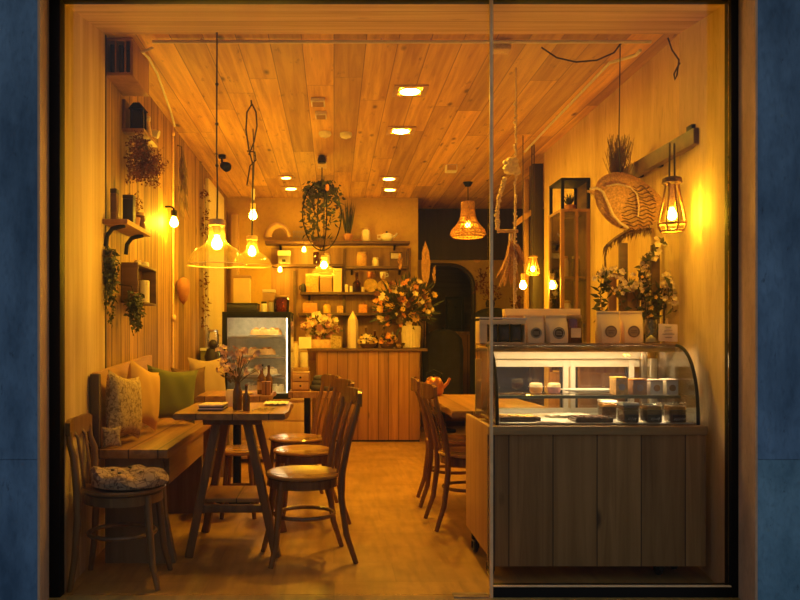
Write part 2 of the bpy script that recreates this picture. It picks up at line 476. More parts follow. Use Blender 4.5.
    def pillow(self, w, h, t, n=14, m=None, pinch=0.12):
        """cushion in the XZ plane, thickness along Y, base at z=0"""
        def prof(u, v):
            a = max(0.0, 1 - abs(u) ** 2.6) * max(0.0, 1 - abs(v) ** 2.6)
            return a ** 0.5
        rows = {}
        vs = []
        for sgn in (1, -1):
            for i in range(n + 1):
                for j in range(n + 1):
                    u, v = -1 + 2 * i / n, -1 + 2 * j / n
                    if sgn < 0 and (i in (0, n) or j in (0, n)):
                        rows[(sgn, i, j)] = rows[(1, i, j)]
                        continue
                    e = 1 - pinch * ((1 - abs(u) ** 2) if abs(v) > abs(u) else (1 - abs(v) ** 2)) * max(abs(u), abs(v)) ** 3
                    q = Vector((u * e * w / 2, sgn * prof(u, v) * t / 2, (v * e + 1) * h / 2))
                    q.y += 0.02 * t * math.sin(9 * u + 4 * v) * prof(u, v)
                    vt = self.b.verts.new(q)
                    rows[(sgn, i, j)] = vt
                    vs.append(vt)
        for sgn in (1, -1):
            for i in range(n):
                for j in range(n):
                    f = [rows[(sgn, i, j)], rows[(sgn, i + 1, j)], rows[(sgn, i + 1, j + 1)], rows[(sgn, i, j + 1)]]
                    self.b.faces.new(f if sgn > 0 else f[::-1])
        return self._merge(vs, m)

    def obj(self, name, mat, parent=None, loc=None, rotz=0.0, smooth=True, ang=38):
        me = bpy.data.meshes.new(name)
        bmesh.ops.recalc_face_normals(self.b, faces=self.b.faces[:])
        if smooth:
            for f in self.b.faces:
                f.smooth = True
            for e in self.b.edges:
                if len(e.link_faces) == 2 and e.calc_face_angle(0) > math.radians(ang):
                    e.smooth = False
        self.b.to_mesh(me)
        self.b.free()
        me.materials.append(M[mat] if isinstance(mat, str) else mat)
        o = bpy.data.objects.new(name, me)
        COL.objects.link(o)
        if parent is not None:
            o.parent = parent
        if loc is not None:
            o.location = loc
        if rotz:
            o.rotation_euler = (0, 0, rotz)
        return o


def tag(o, label, cat, group=None, kind=None):
    o['label'] = label
    o['category'] = cat
    if group:
        o['group'] = group
    if kind:
        o['kind'] = kind
    return o


def T(name, label, cat, loc=(0, 0, 0), rotz=0.0, group=None):
    o = bpy.data.objects.new(name, None)
    o.empty_display_size = 0.05
    COL.objects.link(o)
    o.location = loc
    o.rotation_euler = (0, 0, rotz)
    return tag(o, label, cat, group)


def st(name, b, mat, parent=None):
    o = b.obj(name, mat, parent)
    if parent is None:
        o['kind'] = 'structure'
    return o


def dup(root, loc, rotz=0.0, label=None, group=None):
    r = root.copy()
    COL.objects.link(r)
    r.location = loc
    r.rotation_euler = (0, 0, rotz)
    if label:
        r['label'] = label
    if group:
        r['group'] = group
    for ch in list(root.children):
        c = ch.copy()
        COL.objects.link(c)
        c.parent = r
        for g in list(ch.children):
            d = g.copy()
            COL.objects.link(d)
            d.parent = c
    return r


def U(a, b):
    return random.uniform(a, b)

# ================================================================== THE SETTING
XL, XR, ZC = -1.282, 1.932, 2.872
YG = 3.38                                    # depth of the shop window
st('floor', B().bb(-1.45, 3.1, 3.2, 9.95, -0.1, 0.0), 'floor')
st('ground', B().bb(-7, 7, -5, 3.2, -0.2, -0.03), 'pavement')
st('ceiling', B().bb(-1.45, 3.1, 4.2, 10.1, ZC, ZC + 0.12), 'ceiling')
st('wall_left', B().bb(-1.45, -1.295, 4.2, 9.1, 0, ZC), 'wall_boards')
st('wall_right', B().bb(XR, 2.1, 4.2, 6.9, 0, ZC), 'plaster')
st('wall_back', B().bb(-1.45, 1.02, 9.1, 10.05, 0, ZC), 'cream')
st('wall_alcove_side', B().bb(2.9, 3.05, 6.75, 10.05, 0, ZC).bb(2.1, 2.9, 6.75, 6.9, 0, ZC), 'dimwall')
# alcove back wall with an arched opening
ax0, ax1, az, ar = 1.22, 1.84, 2.13, 0.30
b = B().bb(1.02, ax0, 9.9, 10.05, 0, ZC).bb(ax1, 2.9, 9.9, 10.05, 0, ZC)
arc = [(ax0, az - 0.05), (ax0 + 0.05, az)] + [(ax1 - ar + ar * math.sin(t * PI / 16), az - ar + ar * math.cos(t * PI / 16)) for t in range(9)]
b.prism(arc + [(ax1, ZC), (ax0, ZC)], 9.9, 10.05, 'XZ')
st('wall_alcove_back', b, 'dimwall')
b = B()
b.tube([(ax0 - 0.01, 9.885, 0.0), (ax0 - 0.01, 9.885, az - 0.05)] + [(x, 9.885, z) for x, z in arc[1:]] + [(ax1, 9.885, 0)], 0.028, 8)
st('trim_1', b, 'black_wood')
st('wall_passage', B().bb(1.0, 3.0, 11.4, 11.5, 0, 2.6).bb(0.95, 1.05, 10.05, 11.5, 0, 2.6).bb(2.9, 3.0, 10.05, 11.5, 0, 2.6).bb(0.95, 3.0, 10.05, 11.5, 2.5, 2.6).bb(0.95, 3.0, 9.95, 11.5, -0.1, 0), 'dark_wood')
st('wall_white_panel', B().bb(-1.295, -1.262, 7.55, 8.62, 0, 2.78, 0.004), 'white_wall')
st('painted_shade_board', B().bb(1.03, 2.89, 9.87, 9.898, 2.20, ZC - 0.002), 'black_wood')  # dark board added as painted shade over the alcove's upper back wall
st('trim_13', B().bb(-1.294, -1.278, 4.201, 4.216, 0, ZC - 0.002), 'black_wood')
st('trim_2', B().bb(-1.24, -1.15, 9.0, 9.1, 0, 2.66, 0.006), 'pale_wood')
b = B().bb(1.835, 1.93, 6.92, 7.05, 0, 2.78, 0.004)
st('trim_3', b, 'black_wood')
b = B().box(P(529, 214, 7.0), (0.34, 0.035, 0.05), 0.004, rot=(0, -0.62, 0))
b.bb(1.79, 1.83, 7.04, 7.09, 1.2, 2.66, 0.004)
st('trim_4', b, 'mid_wood')
# splayed reveals and header around the opening
yi = YG + 0.06
st('trim_5', B().prism([(-1.234, yi), (XL, 4.2), (-1.45, 4.2), (-1.45, yi)], 0, 3.0), 'reveal')
st('trim_6', B().prism([(1.793, yi), (XR, 4.2), (2.1, 4.2), (2.1, yi)], 0, 3.0), 'plaster_light')
st('trim_7', B().prism([(yi, 2.70), (4.2, ZC), (4.2, 3.1), (yi, 3.1)], -1.45, 2.1, 'YZ'), 'reveal_top')
# street front
for nm, sx, x0, x1, xo in (('left', -1, -1.254, -1.284, -4.5), ('right', 1, 1.796, 1.823, 5.0)):
    e = 0.010 * sx
    b = B().prism([(xo, 3.2), (x0 + e, 3.2), (x1 + e, YG + 0.02), (xo, YG + 0.02)], 0.652, 4.2)
    st('wall_front_' + nm, b, 'blue')
    b = B().prism([(xo, 3.2), (x0 + e, 3.2), (x1 + e, YG + 0.02), (xo, YG + 0.02)], -0.2, 0.650)
    st('wall_front_low_' + nm, b, 'blue_low' if sx > 0 else 'blue')
    b = B().prism([(x0, 3.197), (x0 + e, 3.197), (x1 + e, YG), (x1, YG)], -0.2, 4.2)
    st('trim_8' if sx < 0 else 'trim_9', b, 'beige')
st('wall_front_top', B().bb(-4.5, 5.0, 3.2, YG + 0.06, 2.79, 4.2), 'blue')
b = B().bb(-1.30, -1.235, YG, yi, -0.2, 2.8, 0.003).bb(1.79, 1.85, YG, yi, -0.2, 2.8, 0.004)
b.bb(-1.235, 1.79, YG, yi, 2.70, 2.8, 0.003).bb(0.712, 1.79, YG, yi, -0.2, 0.048, 0.003)
st('window_1', b, 'black')
st('window_2', B().bb(0.702, 0.717, YG - 0.004, YG + 0.012, -0.02, 2.70, 0.003).bb(0.719, 1.79, YG - 0.003, YG + 0.01, 0.0485, 0.053), 'bronze')
st('window_3', B().bb(-1.235, 0.699, YG + 0.02, YG + 0.028, 0.006, 2.70), 'glass')
st('window_4', B().bb(0.72, 1.79, YG + 0.02, YG + 0.028, 0.05, 2.70), 'glass')
st('trim_10', B().bb(0.54, 0.70, YG - 0.01, YG + 0.05, 0.0, 0.006), 'steel')

# ================================================================== FURNITURE
# ---- bentwood cafe chair, front towards +X
def make_chair(name, label, wood_m, seat_m, h=0.86, group=None, rk=1.0, rl=0.192):
    t = T(name, label, 'chair', group=group)
    sz = 0.46
    B().lathe([(0, sz - 0.028), (0.17, sz - 0.028), (0.198, sz - 0.018), (0.2, sz - 0.008), (0.192, sz), (0.165, sz - 0.002), (0.1, sz - 0.008), (0, sz - 0.010)], n=40).obj('seat', seat_m, t)
    B().lathe([(0.176, sz - 0.07), (0.186, sz - 0.07), (0.186, sz - 0.026), (0.176, sz - 0.026)], n=36).obj('seat_ring', wood_m, t)
    for s in (-1, 1):
        B().tube([(0.135, s * 0.115, sz - 0.03), (0.15, s * 0.13, 0.28), (0.165, s * 0.14, 0.12), (0.195, s * 0.155, 0.0)], [0.019, 0.018, 0.016, 0.013], 12).obj('leg', wood_m, t)
        B().tube([(-0.178 - 0.072 * rk, s * 0.165, 0.0), (-0.178 - 0.022 * rk, s * 0.155, 0.15), (-0.175, s * 0.150, 0.34), (-0.178, s * 0.155, 0.47), (-0.178 - 0.027 * rk, s * 0.165, 0.62), (-0.178 - 0.072 * rk, s * (rl - 0.02), h - 0.08), (-0.178 - 0.084 * rk, s * (rl - 0.018), h - 0.02)],
                 [0.013, 0.016, 0.018, 0.018, 0.017, 0.015, 0.014], 12).obj('leg', wood_m, t)
    rows = []
    for k in range(15):
        a = -1 + 2 * k / 14
        y, bow = a * rl, 0.035 * rk * (1 - a * a)
        zz = 0.052 * (1 - max(0, abs(a) - 0.82) ** 1.2 * 3.0)
        x = -0.178 - 0.084 * rk - bow
        rows.append([(x + 0.011, y, h - zz), (x + 0.011, y, h + zz * 0.72), (x - 0.011, y, h + zz * 0.72), (x - 0.011, y, h - zz)])
    b = B().sheet(rows, True)
    b.b.verts.ensure_lookup_table()
    b.b.faces.new(b.b.verts[0:4])
    b.b.faces.new(b.b.verts[-4:])
    b.obj('top_rail', wood_m, t)
    for s in (-0.055, 0.055):
        B().tube([(-0.172, s, sz - 0.02), (-0.178 - 0.020 * rk, s * 1.05, 0.58), (-0.178 - 0.057 * rk, s * 1.1, 0.70), (-0.178 - 0.106 * rk, s * 1.15, h - 0.03)], 0.012, 8, flat_=0.6).obj('back_slat', wood_m, t)
    ring = [(0.157 * math.cos(2 * PI * k / 28) - 0.008, 0.142 * math.sin(2 * PI * k / 28), 0.235) for k in range(28)]
    B().tube(ring, 0.0105, 8, closed=True).obj('stretcher_ring', wood_m, t)
    return t


ch = make_chair('cafe_chair', 'bentwood cafe chair with round seat at the near table, closest to the shop window', 'chair', 'seat', group='round-seat chairs along the left tables')
ch.location = (-0.165, 4.00, 0)
ch.rotation_euler = (0, 0, PI + 0.22)
dup(ch, (-0.19, 4.80, 0), PI + 0.30, 'bentwood cafe chair with round seat, middle one of the row of three')
dup(ch, (-0.27, 5.40, 0), PI + 0.34, 'bentwood cafe chair with round seat, furthest of the row of three')
cb = make_chair('cafe_chair', 'slat-backed brown chair tucked at the right-hand table, nearer of the two', 'chair', 'seat', 0.85, 'chairs tucked at the table behind the display')
cb.location = (0.855, 4.72, 0)
cb.rotation_euler = (0, 0, 0.08)
dup(cb, (0.855, 5.33, 0), -0.06, 'slat-backed brown chair at the right-hand table, further of the two')
cf = make_chair('cafe_chair', 'pale worn bentwood chair under a floral cushion beside the window frame', 'chair_pale', 'chair_pale', 0.755, None, 0.42, 0.175)
cf.location = (-1.015, 3.625, 0)
cf.rotation_euler = (0, 0, 0.03)
# floral pad lying on that chair
b = B()
rows = []
for i in range(11):
    rr = 0.205 * i / 10
    rows.append(rr)
prof_top = []
for (rr, zz) in [(0, 0.048), (0.05, 0.058), (0.10, 0.066), (0.145, 0.064), (0.17, 0.052), (0.184, 0.03), (0.178, 0.010), (0.15, 0.0), (0, 0.0)]:
    prof_top.append((rr, zz))
b.lathe(prof_top, n=48)
for v in b.b.verts:
    a = math.atan2(v.co.y, v.co.x)
    r = v.co.xy.length
    if v.co.z > 0.02:
        v.co.z += 0.010 * math.sin(6 * a) * min(1, r / 0.1) + 0.006 * math.sin(23 * v.co.x + 17 * v.co.y)
        if v.co.x < -0.10:
            v.co.z += 0.05 * (-(v.co.x) - 0.10) / 0.1
seatpad = b.obj('seat_cushion', 'fab_floral', None, (-0.985, 3.625, 0.461), 0.2)
tag(seatpad, 'plump round floral cushion with buttons lying on the pale chair', 'cushion')
for k in range(5):
    a = 2 * PI * k / 5 + 0.4
    B().ell((0.085 * math.cos(a), 0.085 * math.sin(a), 0.071), (0.010, 0.010, 0.005), 8, 6).obj('button', 'ink', seatpad)

# ---- bench along the left wall
t = T('wall_bench', 'long wooden bench with a tall plank back along the left wall', 'bench', (-1.05, 4.4, 0))
def loc(b_):
    for v in b_.b.verts:
        v.co -= Vector((-1.05, 4.4, 0))
    return b_
loc(B().bb(-1.22, -0.85, 3.83, 6.45, 0.552, 0.60, 0.007)).obj('seat', 'bench', t)
loc(B().bb(-0.90, -0.868, 3.955, 4.99, 0.40, 0.552, 0.004)).obj('apron', 'bench', t)
b = B().prism([(3.885, 0.601), (5.05, 0.601), (5.05, 1.055), (3.885, 0.99)], -1.255, -1.225, 'YZ')
loc(b).obj('backrest', 'bench_back', t)
loc(B().bb(-1.252, -1.205, 3.845, 3.883, 0.601, 0.985, 0.006)).obj('back_post', 'bench_dark', t)
for y in (3.90, 5.0, 6.3):
    loc(B().prism([(-1.19, 0), (-0.825, 0), (-0.845, 0.10), (-0.875, 0.25), (-0.885, 0.40), (-0.902, 0.552), (-1.19, 0.552)], y, y + 0.05, 'XZ')).obj('leg_panel', 'bench_end', t)


def pillow(name, label, x, y, w, h, th, mat, face, tilt, z=0.602, roll=0.0, group='cushions along the bench'):
    m = Matrix.Rotation(face, 4, 'Z') @ Matrix.Rotation(-tilt, 4, 'X') @ Matrix.Rotation(roll, 4, 'Y')
    b_ = B().pillow(w, h, th, 16, m, 0.17)
    lo = min(v.co.z for v in b_.b.verts)
    for v in b_.b.verts:
        v.co.z -= lo
    return tag(b_.obj(name, mat, None, (x, y, z)), label, 'cushion', group)


pillow('cushion', 'beige cushion with a dark speckled pattern standing nearest on the bench', -1.128, 4.03, 0.35, 0.355, 0.12, 'fab_pattern', 1.36, 0.08, roll=0.16)
pillow('cushion', 'plain ochre cushion leaning behind the speckled one', -1.125, 4.38, 0.36, 0.37, 0.12, 'fab_ochre', 1.34, 0.08, roll=0.28)
pillow('cushion', 'moss green cushion at the far end of the plank back', -1.065, 4.85, 0.36, 0.36, 0.17, 'fab_green', 0.62, 0.10, roll=0.12)
pillow('cushion', 'small speckled cushion wedged low behind the nearest beige one', -1.150, 3.885, 0.10, 0.11, 0.035, 'fab_pattern', 0.5, 0.1)
pillow('cushion', 'dark brown cushion beyond the plank back', -1.09, 5.70, 0.30, 0.35, 0.12, 'fab_brown', 0.7, 0.1)
pillow('cushion', 'tall greige cushion beside the dark brown one', -1.00, 6.05, 0.36, 0.42, 0.13, 'fab_grey', 0.75, 0.12)

# ---- near table
def slab(x0, x1, y0, y1, z0, z1, wob=0.012, n=14):
    poly = []
    def rw():
        return U(-wob, wob)
    for k in range(n):
        poly.append((x0 + (x1 - x0) * k / n, y0 + rw() * 0.6))
    for k in range(n):
        poly.append((x1 + rw(), y0 + (y1 - y0) * k / n))
    for k in range(n):
        poly.append((x1 - (x1 - x0) * k / n, y1 + rw() * 0.6))
    for k in range(n):
        poly.append((x0 + rw(), y1 - (y1 - y0) * k / n))
    b_ = B().prism(poly, z0, z1)
    bmesh.ops.bevel(b_.b, geom=[e for e in b_.b.edges if abs(e.verts[0].co.z - e.verts[1].co.z) < 1e-5], offset=0.006, segments=2, affect='EDGES')
    return b_


def beam(p, q, w, d_):
    """square-section timber from p to q"""
    p, q = Vector(p), Vector(q)
    dv = q - p
    m = Matrix.Translation((p + q) / 2) @ dv.to_track_quat('Z', 'Y').to_matrix().to_4x4()
    b_ = B()
    b_.box((0, 0, 0), (w, d_, dv.length), 0.004)
    for v in b_.b.verts:
        v.co = m @ v.co
    return b_


t = T('trestle_table', 'live-edge wooden table on splayed trestle legs beside the bench', 'table', (-0.53, 4.25, 0))
slab(-0.31, 0.28, -0.34, 0.34, 0.742, 0.775, 0.008).obj('tabletop', 'table', t)
for y in (-0.22, 0.24):
    beam((-0.10, y, 0.735), (-0.245, y - 0.03 * (1 if y < 0 else -1), 0.0), 0.034, 0.044).obj('leg', 'table_leg', t)
    beam((0.06, y, 0.735), (0.225, y - 0.03 * (1 if y < 0 else -1), 0.0), 0.034, 0.044).obj('leg', 'table_leg', t)
    B().bb(-0.17, 0.14, y - 0.03, y + 0.03, 0.706, 0.741, 0.004).obj('crossbar', 'table_leg', t)
    B().bb(-0.185, 0.16, y - 0.02, y + 0.02, 0.235, 0.275, 0.004).obj('crossbar', 'table_leg', t)
B().bb(-0.20, 0.17, -0.17, 0.19, 0.275, 0.297, 0.004).obj('shelf_board', 'table', t)

t = T('pedestal_table', 'small wooden table on one post between the bench and the glass cake fridge', 'table', (-0.70, 5.42, 0))
slab(-0.25, 0.26, -0.27, 0.27, 0.735, 0.77).obj('tabletop', 'table', t)
B().tube([(0.0, 0, 0.02), (0, 0, 0.735)], 0.03, 12).obj('post', 'black', t)
B().cyl((0, 0, 0), 0.17, 0.02, 28, bev=0.006).obj('base', 'black', t)

t = T('side_table', 'narrow wooden table on a black post in front of the cake fridge', 'table', (-0.13, 5.92, 0))
slab(-0.22, 0.22, -0.17, 0.17, 0.71, 0.755, 0.004).obj('tabletop', 'table', t)
B().tube([(-0.08, 0, 0.02), (-0.08, 0, 0.71)], 0.026, 12).obj('post', 'black', t)
B().cyl((-0.08, 0, 0), 0.14, 0.02, 28, bev=0.006).obj('base', 'black', t)

t = T('dining_table', 'wooden table behind the glass display with two chairs tucked in', 'table', (1.0, 5.05, 0))
slab(-0.31, 0.31, -0.66, 0.66, 0.70, 0.74).obj('tabletop', 'table', t)
for sy in (-0.40, 0.40):
    beam((0.24, sy, 0.70), (0.24, sy, 0.03), 0.06, 0.06).obj('leg', 'table_leg', t)
    B().bb(0.10, 0.36, sy - 0.035, sy + 0.035, 0, 0.03, 0.004).obj('foot', 'table_leg', t)

t = T('wooden_stool', 'low round wooden stool in the shadow under the near table', 'stool', (-0.62, 4.95, 0))
B().cyl((0, 0, 0.415), 0.16, 0.03, 32, bev=0.008).obj('seat', 'seat', t)
for k in range(4):
    a = PI / 4 + k * PI / 2
    B().tube([(0.10 * math.cos(a), 0.10 * math.sin(a), 0.415), (0.15 * math.cos(a), 0.15 * math.sin(a), 0)], [0.016, 0.013], 10).obj('leg', 'chair', t)
B().tube([(0.128 * math.cos(2 * PI * k / 24), 0.128 * math.sin(2 * PI * k / 24), 0.18) for k in range(24)], 0.009, 8, True).obj('foot_ring', 'chair', t)


# ---- small containers
def jar(name, label, loc, r, h, body, lid=None, cat='jar', group=None, band=None, lidh=0.02):
    t_ = T(name, label, cat, loc, group=group)
    B().lathe([(0, 0), (r * 0.94, 0), (r, 0.006), (r, h * 0.86), (r * 0.86, h * 0.95), (r * 0.86, h), (0, h)], n=20).obj('body', body, t_)
    if lid:
        B().cyl((0, 0, h), r * 0.92, lidh, 20, bev=0.003).obj('lid', lid, t_)
    if band:
        B().lathe([(r * 1.0, h * 0.25), (r * 1.02, h * 0.25), (r * 1.02, h * 0.65), (r * 1.0, h * 0.65)], n=20).obj('paper_band', band, t_)
    return t_


def bottle(name, label, loc, r, h, body, cap=None, group=None, band=None, neck=0.36):
    t_ = T(name, label, 'bottle', loc, group=group)
    nk = h * (1 - neck)
    B().lathe([(0, 0), (r * 0.93, 0), (r, 0.005), (r, nk * 0.88), (r * 0.75, nk), (r * 0.38, nk + h * 0.10), (r * 0.34, h * 0.97), (r * 0.4, h), (0, h)], n=18).obj('body', body, t_)
    if cap:
        B().cyl((0, 0, h), r * 0.42, h * 0.06, 14).obj('cap', cap, t_)
    if band:
        B().lathe([(r, nk * 0.25), (r * 1.02, nk * 0.25), (r * 1.02, nk * 0.7), (r, nk * 0.7)], n=18).obj('paper_band', band, t_)
    return t_


def one(name, label, cat, b_, mat, loc=None, group=None, rotz=0.0):
    return tag(b_.obj(name, mat, None, loc, rotz), label, cat, group)


# ---- on the near table (top at 0.775)
ZT = 0.776
t = T('flower_vase', 'dark bottle vase of dried pinkish flowers on the near table', 'vase', (-0.53, 4.12, ZT))
B().lathe([(0, 0), (0.024, 0), (0.026, 0.006), (0.026, 0.10), (0.016, 0.125), (0.013, 0.15), (0.015, 0.155), (0, 0.155)], n=20).obj('vase_body', 'brown_glass', t)
bs, bf, bl = B(), B(), B()
for k in range(34):
    a, sp = U(0, 2 * PI), U(0.02, 0.14)
    e = Vector((sp * math.cos(a), sp * math.sin(a), U(0.20, 0.33)))
    bs.tube([(0, 0, 0.14), e * 0.5 + Vector((0, 0, 0.08)), e], 0.0016, 5)
    for q in range(2):
        bf.blossom(e + Vector((U(-.015, .015), U(-.015, .015), U(-.02, .015))), U(0.016, 0.026))
    if k % 3 == 0:
        bl.leaf(e * 0.7, (U(-1, 1), U(-1, 1), 0.3), 0.05, 0.018)
bs.obj('stems', 'stem', t)
bf.obj('blossoms', 'petal_pink', t)
bl.obj('leaves', 'dried_brown', t)
t = jar('tumbler', 'cream tumbler standing left of the flower vase', (-0.595, 4.34, ZT), 0.032, 0.095, 'ceramic', cat='cup')
t = T('paper_tray', 'stack of grey menu cards on the left of the near table', 'cards', (-0.665, 4.14, ZT))
for k in range(4):
    B().box((U(-.003, .003), U(-.003, .003), 0.004 + k * 0.008), (0.13, 0.19, 0.0075), 0.001, rot=(0, 0, U(-.05, .05))).obj('card', 'pink_paper' if k % 2 else 'cloth_slate', t)
bottle('sauce_bottle', 'slim brown bottle right of the dried flowers on the near table', (-0.475, 4.06, ZT), 0.02, 0.135, 'brown_glass', 'copper')
one('napkin', 'crumpled cream napkin on the right corner of the near table', 'napkin',
    B().sheet([[(-0.07 + 0.014 * i, -0.09 + 0.018 * j, 0.006 + 0.010 * abs(math.sin(1.3 * i + 0.8 * j))) for j in range(11)] for i in range(11)]), 'white_paper', (-0.34, 4.44, ZT))
for k in range(3):
    t = T('fork', 'dark fork laid at the middle of the near table, one of three', 'fork', (-0.42 + 0.035 * k, 4.13, ZT + 0.002), -0.25, 'cutlery on the near table')
    B().box((0, -0.03, 0.003), (0.008, 0.11, 0.003), 0.001).obj('handle', 'steel', t)
    B().bb(-0.010, 0.010, 0.024, 0.045, 0.002, 0.005).bb(-0.010, -0.006, 0.045, 0.075, 0.002, 0.005).bb(-0.002, 0.002, 0.045, 0.075, 0.002, 0.005).bb(0.006, 0.010, 0.045, 0.075, 0.002, 0.005).obj('tines', 'steel', t)
# ---- on the pedestal table (top 0.77)
bottle('sauce_bottle', 'taller brown bottle with pale band on the table by the cake fridge', (-0.515, 5.34, 0.771), 0.032, 0.20, 'brown_glass', 'blackp', 'brown bottles on the middle table', 'kraft')
bottle('sauce_bottle', 'brown bottle standing behind the banded one by the cake fridge', (-0.475, 5.46, 0.771), 0.026, 0.19, 'brown_glass', 'blackp', 'brown bottles on the middle table')
one('wooden_box', 'small dark wooden box beside the brown bottles', 'box', B().bb(-0.03, 0.03, -0.03, 0.03, 0, 0.085, 0.004).bb(-0.033, 0.033, -0.033, 0.033, 0.085, 0.095, 0.003), 'counter_boards', (-0.475, 5.26, 0.771))
one('saucer', 'pale saucer on the middle table left of the bottles', 'saucer', B().lathe([(0, 0), (0.035, 0), (0.06, 0.012), (0.062, 0.014), (0.035, 0.005), (0, 0.004)], n=24), 'ceramic', (-0.62, 5.3, 0.771))
# ---- on the side table (top 0.755)
t = T('drawer_box', 'wooden drawer box standing on the side table', 'box', (-0.262, 5.96, 0.756))
B().bb(-0.07, 0.07, -0.09, 0.09, 0, 0.145, 0.005).obj('body', 'mid_wood', t)
for k in range(2):
    d_ = B().bb(-0.062, 0.062, -0.097, -0.0905, 0.012 + 0.066 * k, 0.068 + 0.066 * k, 0.002).obj('drawer', 'ply', t)
    B().ell((0, -0.102, 0.04 + 0.066 * k), 0.008, 8, 6).obj('knob', 'black', d_)
t = T('coiled_cloth', 'dark rolled-up scarf on the right half of the side table', 'scarf', (-0.085, 5.93, 0.756))
b = B()
for k in range(3):
    pts = [((0.075 - 0.012 * k) * math.cos(2 * PI * i / 22) * (1 + 0.06 * math.sin(3 * i)), (0.06 - 0.01 * k) * math.sin(2 * PI * i / 22), 0.025 + 0.034 * k) for i in range(22)]
    b.tube(pts, 0.027, 10, True)
b.obj('roll', 'cloth_slate', t)
one('wooden_tray', 'low tray with a raised rim at the right end of the side table', 'tray',
    B().bb(-0.03, 0.03, -0.13, 0.13, 0, 0.008).bb(-0.03, -0.024, -0.13, 0.13, 0.008, 0.05).bb(0.024, 0.03, -0.13, 0.13, 0.008, 0.05).bb(-0.024, 0.024, -0.13, -0.122, 0.008, 0.05).bb(-0.024, 0.024, 0.122, 0.13, 0.008, 0.05), 'pale_wood', (0.055, 5.90, 0.756))
# ---- on the right table
t = T('copper_kettle', 'shiny copper kettle at the far corner of the right-hand table', 'kettle', (0.745, 5.60, 0.741))
B().lathe([(0, 0), (0.06, 0), (0.075, 0.03), (0.072, 0.09), (0.05, 0.13), (0.03, 0.14), (0, 0.14)], n=24).obj('body', 'copper', t)
B().tube([(0.065, 0, 0.06), (0.10, 0, 0.09), (0.12, 0, 0.13)], [0.016, 0.012, 0.009], 10).obj('spout', 'copper', t)
B().tube([(-0.06, 0, 0.09), (-0.06, 0, 0.16), (0, 0, 0.19), (0.06, 0, 0.16), (0.05, 0, 0.11)], 0.006, 8).obj('handle', 'black', t)
B().ell((0, 0, 0.146), 0.012, 10, 6).obj('lid_knob', 'black', t)

# ================================================================== LAMPS AND CEILING
def bulb_bm(r, c=(0, 0, 0)):
    return B().lathe([(0, -r), (r * 0.6, -r * 0.82), (r * 0.97, -r * 0.3), (r, 0.05 * r), (r * 0.85, r * 0.6), (r * 0.5, r * 1.25), (r * 0.38, r * 1.6), (0, r * 1.6)], c, 14)


def dome_lamp(label, p, R, top, br=0.03, group='clear glass dome pendants', bz=None):
    """p = centre of the shade's rim"""
    k = R / 0.16
    t_ = T('pendant_lamp', label, 'lamp', p, group=group)
    pr = [(0.16, 0.0), (0.163, 0.004), (0.157, 0.030), (0.140, 0.062), (0.108, 0.090), (0.070, 0.110), (0.050, 0.135), (0.044, 0.17), (0.041, 0.225)]
    pr = [(a * k, c * k) for a, c in pr]
    B().lathe(pr, n=48).obj('glass_shade', 'lamp_glass', t_)
    B().tube([(pr[0][0] * math.cos(2 * PI * i / 48), pr[0][0] * math.sin(2 * PI * i / 48), 0.0) for i in range(48)], 0.0022 * k + 0.0006, 6, True).obj('shade_rim', 'rope_glass', t_)
    B().cyl((0, 0, 0.215 * k), 0.046 * k, 0.035 * k, 20, bev=0.003).cyl((0, 0, 0.165 * k), 0.022 * k, 0.06 * k, 16).obj('socket', 'bronze', t_)
    bulb_bm(br, (0, 0, 0.115 * k if bz is None else bz)).obj('bulb', 'bulb_dome' if p[1] < 6 else 'bulb', t_)
    B().tube([(0, 0, 0.25 * k), (0.003, 0.0, 0.4 * k), (-0.002, 0, (top - p[2]) * 0.5), (0, 0, top - p[2])], 0.0045, 6).obj('cord', 'cable', t_)
    return t_


t_ = NT('glass_rim')
e1 = t_.n('BsdfTransparent', {0: (0.9, 0.8, 0.6)})
e2 = t_.n('BsdfPrincipled', {'Base Color': (0.9, 0.75, 0.5, 1), 'Roughness': 0.2})
e3 = t_.n('MixShader', {0: 0.7, 1: e1.outputs[0], 2: e2.outputs[0]})
t_.t.links.new(e3.outputs[0], t_.out.inputs[0])
M['rope_glass'] = t_.m

lp = dome_lamp('large clear glass dome pendant hanging nearest, on a straight dark cord', P(217, 265, 4.15), 0.160, ZC)
for zz in (0.55, 0.78, 1.0):
    B().ell((0, 0, zz), 0.010, 8, 6).obj('knot', 'cable', lp)
dome_lamp('second glass dome pendant, just behind the nearest one, below a looped cord', P(252, 266, 5.35), 0.137, P(0, 236, 5.35).z + 0.12, 0.028)
# the looped cord that carries the second dome
t = T('hanging_cable_loop', 'dark cord coiled in long loops over a ceiling hook', 'cable', P(251, 104, 5.18))
pz = P(251, 104, 5.18)
def rel(px, py, d):
    return P(px, py, d) - pz
B().tube([rel(252, 104, 5.2), rel(247, 112, 5.2), rel(246, 130, 5.2), rel(249, 150, 5.2), rel(253, 165, 5.3), rel(252, 225, 5.35)], 0.0055, 6).obj('loop', 'cable', t)
B().tube([rel(252, 104, 5.2), rel(256, 112, 5.2), rel(257, 126, 5.2), rel(254, 142, 5.2), rel(249, 155, 5.2), rel(247, 151, 5.2), rel(255, 152, 5.2), rel(256, 160, 5.2), rel(250, 166, 5.2), rel(247, 185, 5.2)], 0.0055, 6).obj('loop', 'cable', t)
B().tube([(0, 0, -0.01), (0, 0.03, 0.0), (0, 0.01, 0.03)], 0.006, 6).obj('hook', 'black', t)
